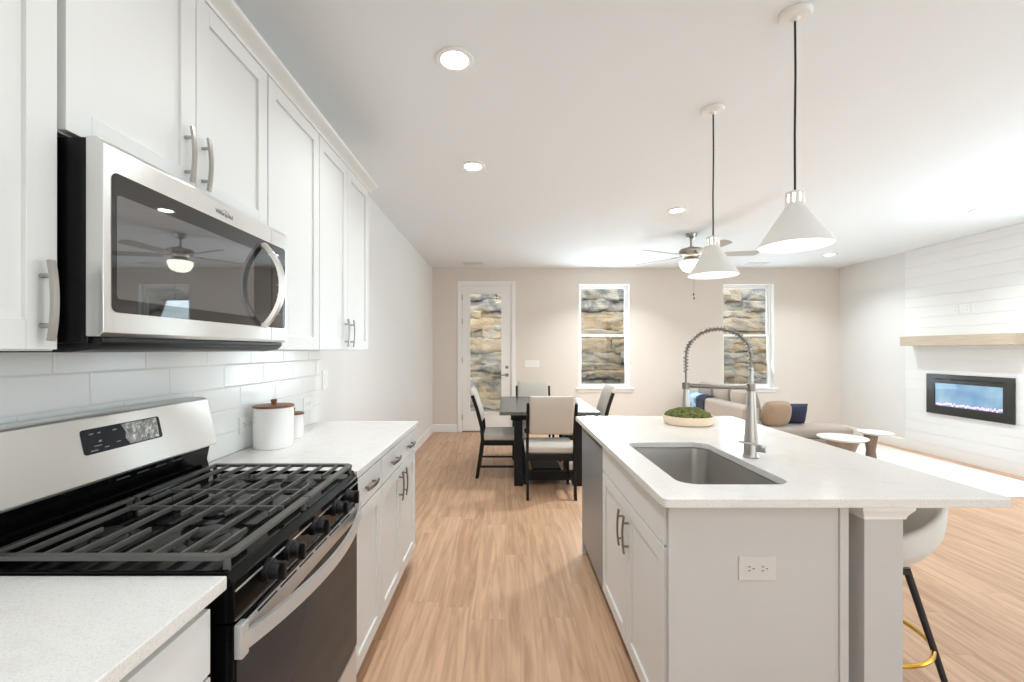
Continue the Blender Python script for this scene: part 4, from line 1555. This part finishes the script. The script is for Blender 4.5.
tag(o, 'tan square throw pillow standing on the sofa chaise', 'pillow')
mtx = Matrix.Rotation(math.radians(-6), 4, 'Z') @ Matrix.Rotation(math.radians(16), 4, 'X') @ Matrix.Rotation(PI / 2, 4, 'X')
o = MB().pillow((3.60, 5.50, .578), .31, .27, .15, mtx, p=.45, pinch=.06).build('throw_pillow', M_navy)
tag(o, 'navy blue throw pillow standing on the sofa chaise', 'pillow')

# throw blanket draped over the far end of the sofa back
def drape(nm, m, y0, y1, drop_f, drop_b, lift, label):
    x0, x1, zt = 2.86, 3.06, .685
    path = [(x0 - lift, zt - drop_f), (x0 - lift, zt - drop_f * .5), (x0 - lift, zt - .05), (x0 - lift + .012, zt - .012), (x0 + .04, zt + lift), (x0 + .12, zt + lift + .004), (x1 - .045, zt + lift), ]
    rows = []
    for i, (px, pz) in enumerate(path):
        row = []
        for k in range(17):
            s = k / 16
            wv = .006 * math.sin(s * 9 + i) + .004 * math.sin(s * 23 + i * 2)
            row.append((px - abs(wv), y0 + (y1 - y0) * s, pz + (abs(wv) if i > 3 else .01 * math.sin(s * 7))))
        rows.append(row)
    o = MB().surf(rows).build(nm, m, angle=70)
    s = o.modifiers.new('thickness', 'SOLIDIFY')
    s.thickness = .006
    s.offset = 1
    tag(o, label, 'blanket')
drape('throw_blanket', M_throw, 6.56, 6.98, .44, .1, .012, 'light blue patterned throw blanket over the far end of the sofa back')
drape('throw_blanket', M_navy, 6.30, 6.54, .36, .1, .012, 'dark navy throw blanket over the sofa back beside the light blue one')

def coffee(label, x, y, rad, h, br, dx=0.0):
    r = thing('coffee_table', label, 'table', (x, y, RZ), 'round coffee tables on the rug')
    MB().lathe([(0, h - .028), (rad - .03, h - .028), (rad - .004, h - .012), (rad, h - .006), (rad - .003, h), (0, h)], (x, y, 0), n=56).build('round_top', M_ctop, r)
    MB().lathe([(0, RZ), (br * .92, RZ), (br * .95, RZ + .01), (br * .62, h * .5), (br * .98, h - .03), (br, h - .0285), (0, h - .0285)], (x + dx, y, 0), n=40).build('flared_base', M_cbase, r)
coffee('round pale coffee table with a brown base, the nearer and larger one', 3.78, 4.93, .24, .40, .16)
coffee('round pale coffee table with a brown base, the farther one by the shiplap wall', 4.27, 5.075, .17, .43, .07, -.05)

# fireplace
def make_fireplace():
    fy0, fy1, fz0, fz1 = 4.806, 5.806, .553, 1.064
    yc = (fy0 + fy1) / 2
    r = thing('electric_fireplace', 'black framed electric fireplace with glowing crystals in the shiplap wall', 'fireplace', (SX, yc, fz0))
    iy0, iy1, iz0, iz1 = 4.915, 5.70, .662, .950
    MB().ring([(fy1, fz1), (fy0, fz1), (fy0, fz0), (fy1, fz0)], [(iy1, iz1), (iy0, iz1), (iy0, iz0), (iy1, iz0)], 'X', SX - .024, SX - .0005, b=.003).build('fireplace_frame', M_frame, r)
    B(SX - .006, SX - .001, iy0, iy1, iz0, iz1).build('flame_screen', M_fire, r)
    mb = MB()
    for k in range(34):
        yy = iy0 + .02 + (iy1 - iy0 - .04) * k / 33
        mb.ico((SX - .0115 + random.uniform(-.002, .002), yy, iz0 + .012 + random.uniform(0, .022)), random.uniform(.009, .013), 1, (.5, 1.0, 1.5))
    e = mb.build('crystal_bed', M_ember, r, smooth=False)
    e['kind'] = 'stuff'
    B(SX - .022, SX - .020, iy0, iy1, iz0, iz1).build('front_glass', M_glass, r, smooth=False)
    mb = MB()
    for a, b_ in ((4.90, 5.03), (5.13, 5.49), (5.57, 5.69)):
        mb.box(SX - .0255, SX - .0235, a, b_, .995, 1.012)
    mb.build('air_vents', M_black, r)
make_fireplace()
o = B(5.40, SX - .0003, 4.68, 6.02, 1.428, 1.553, b=.003).build('mantel_shelf', M_oak)
tag(o, 'light oak mantel beam on the shiplap above the fireplace', 'shelf')
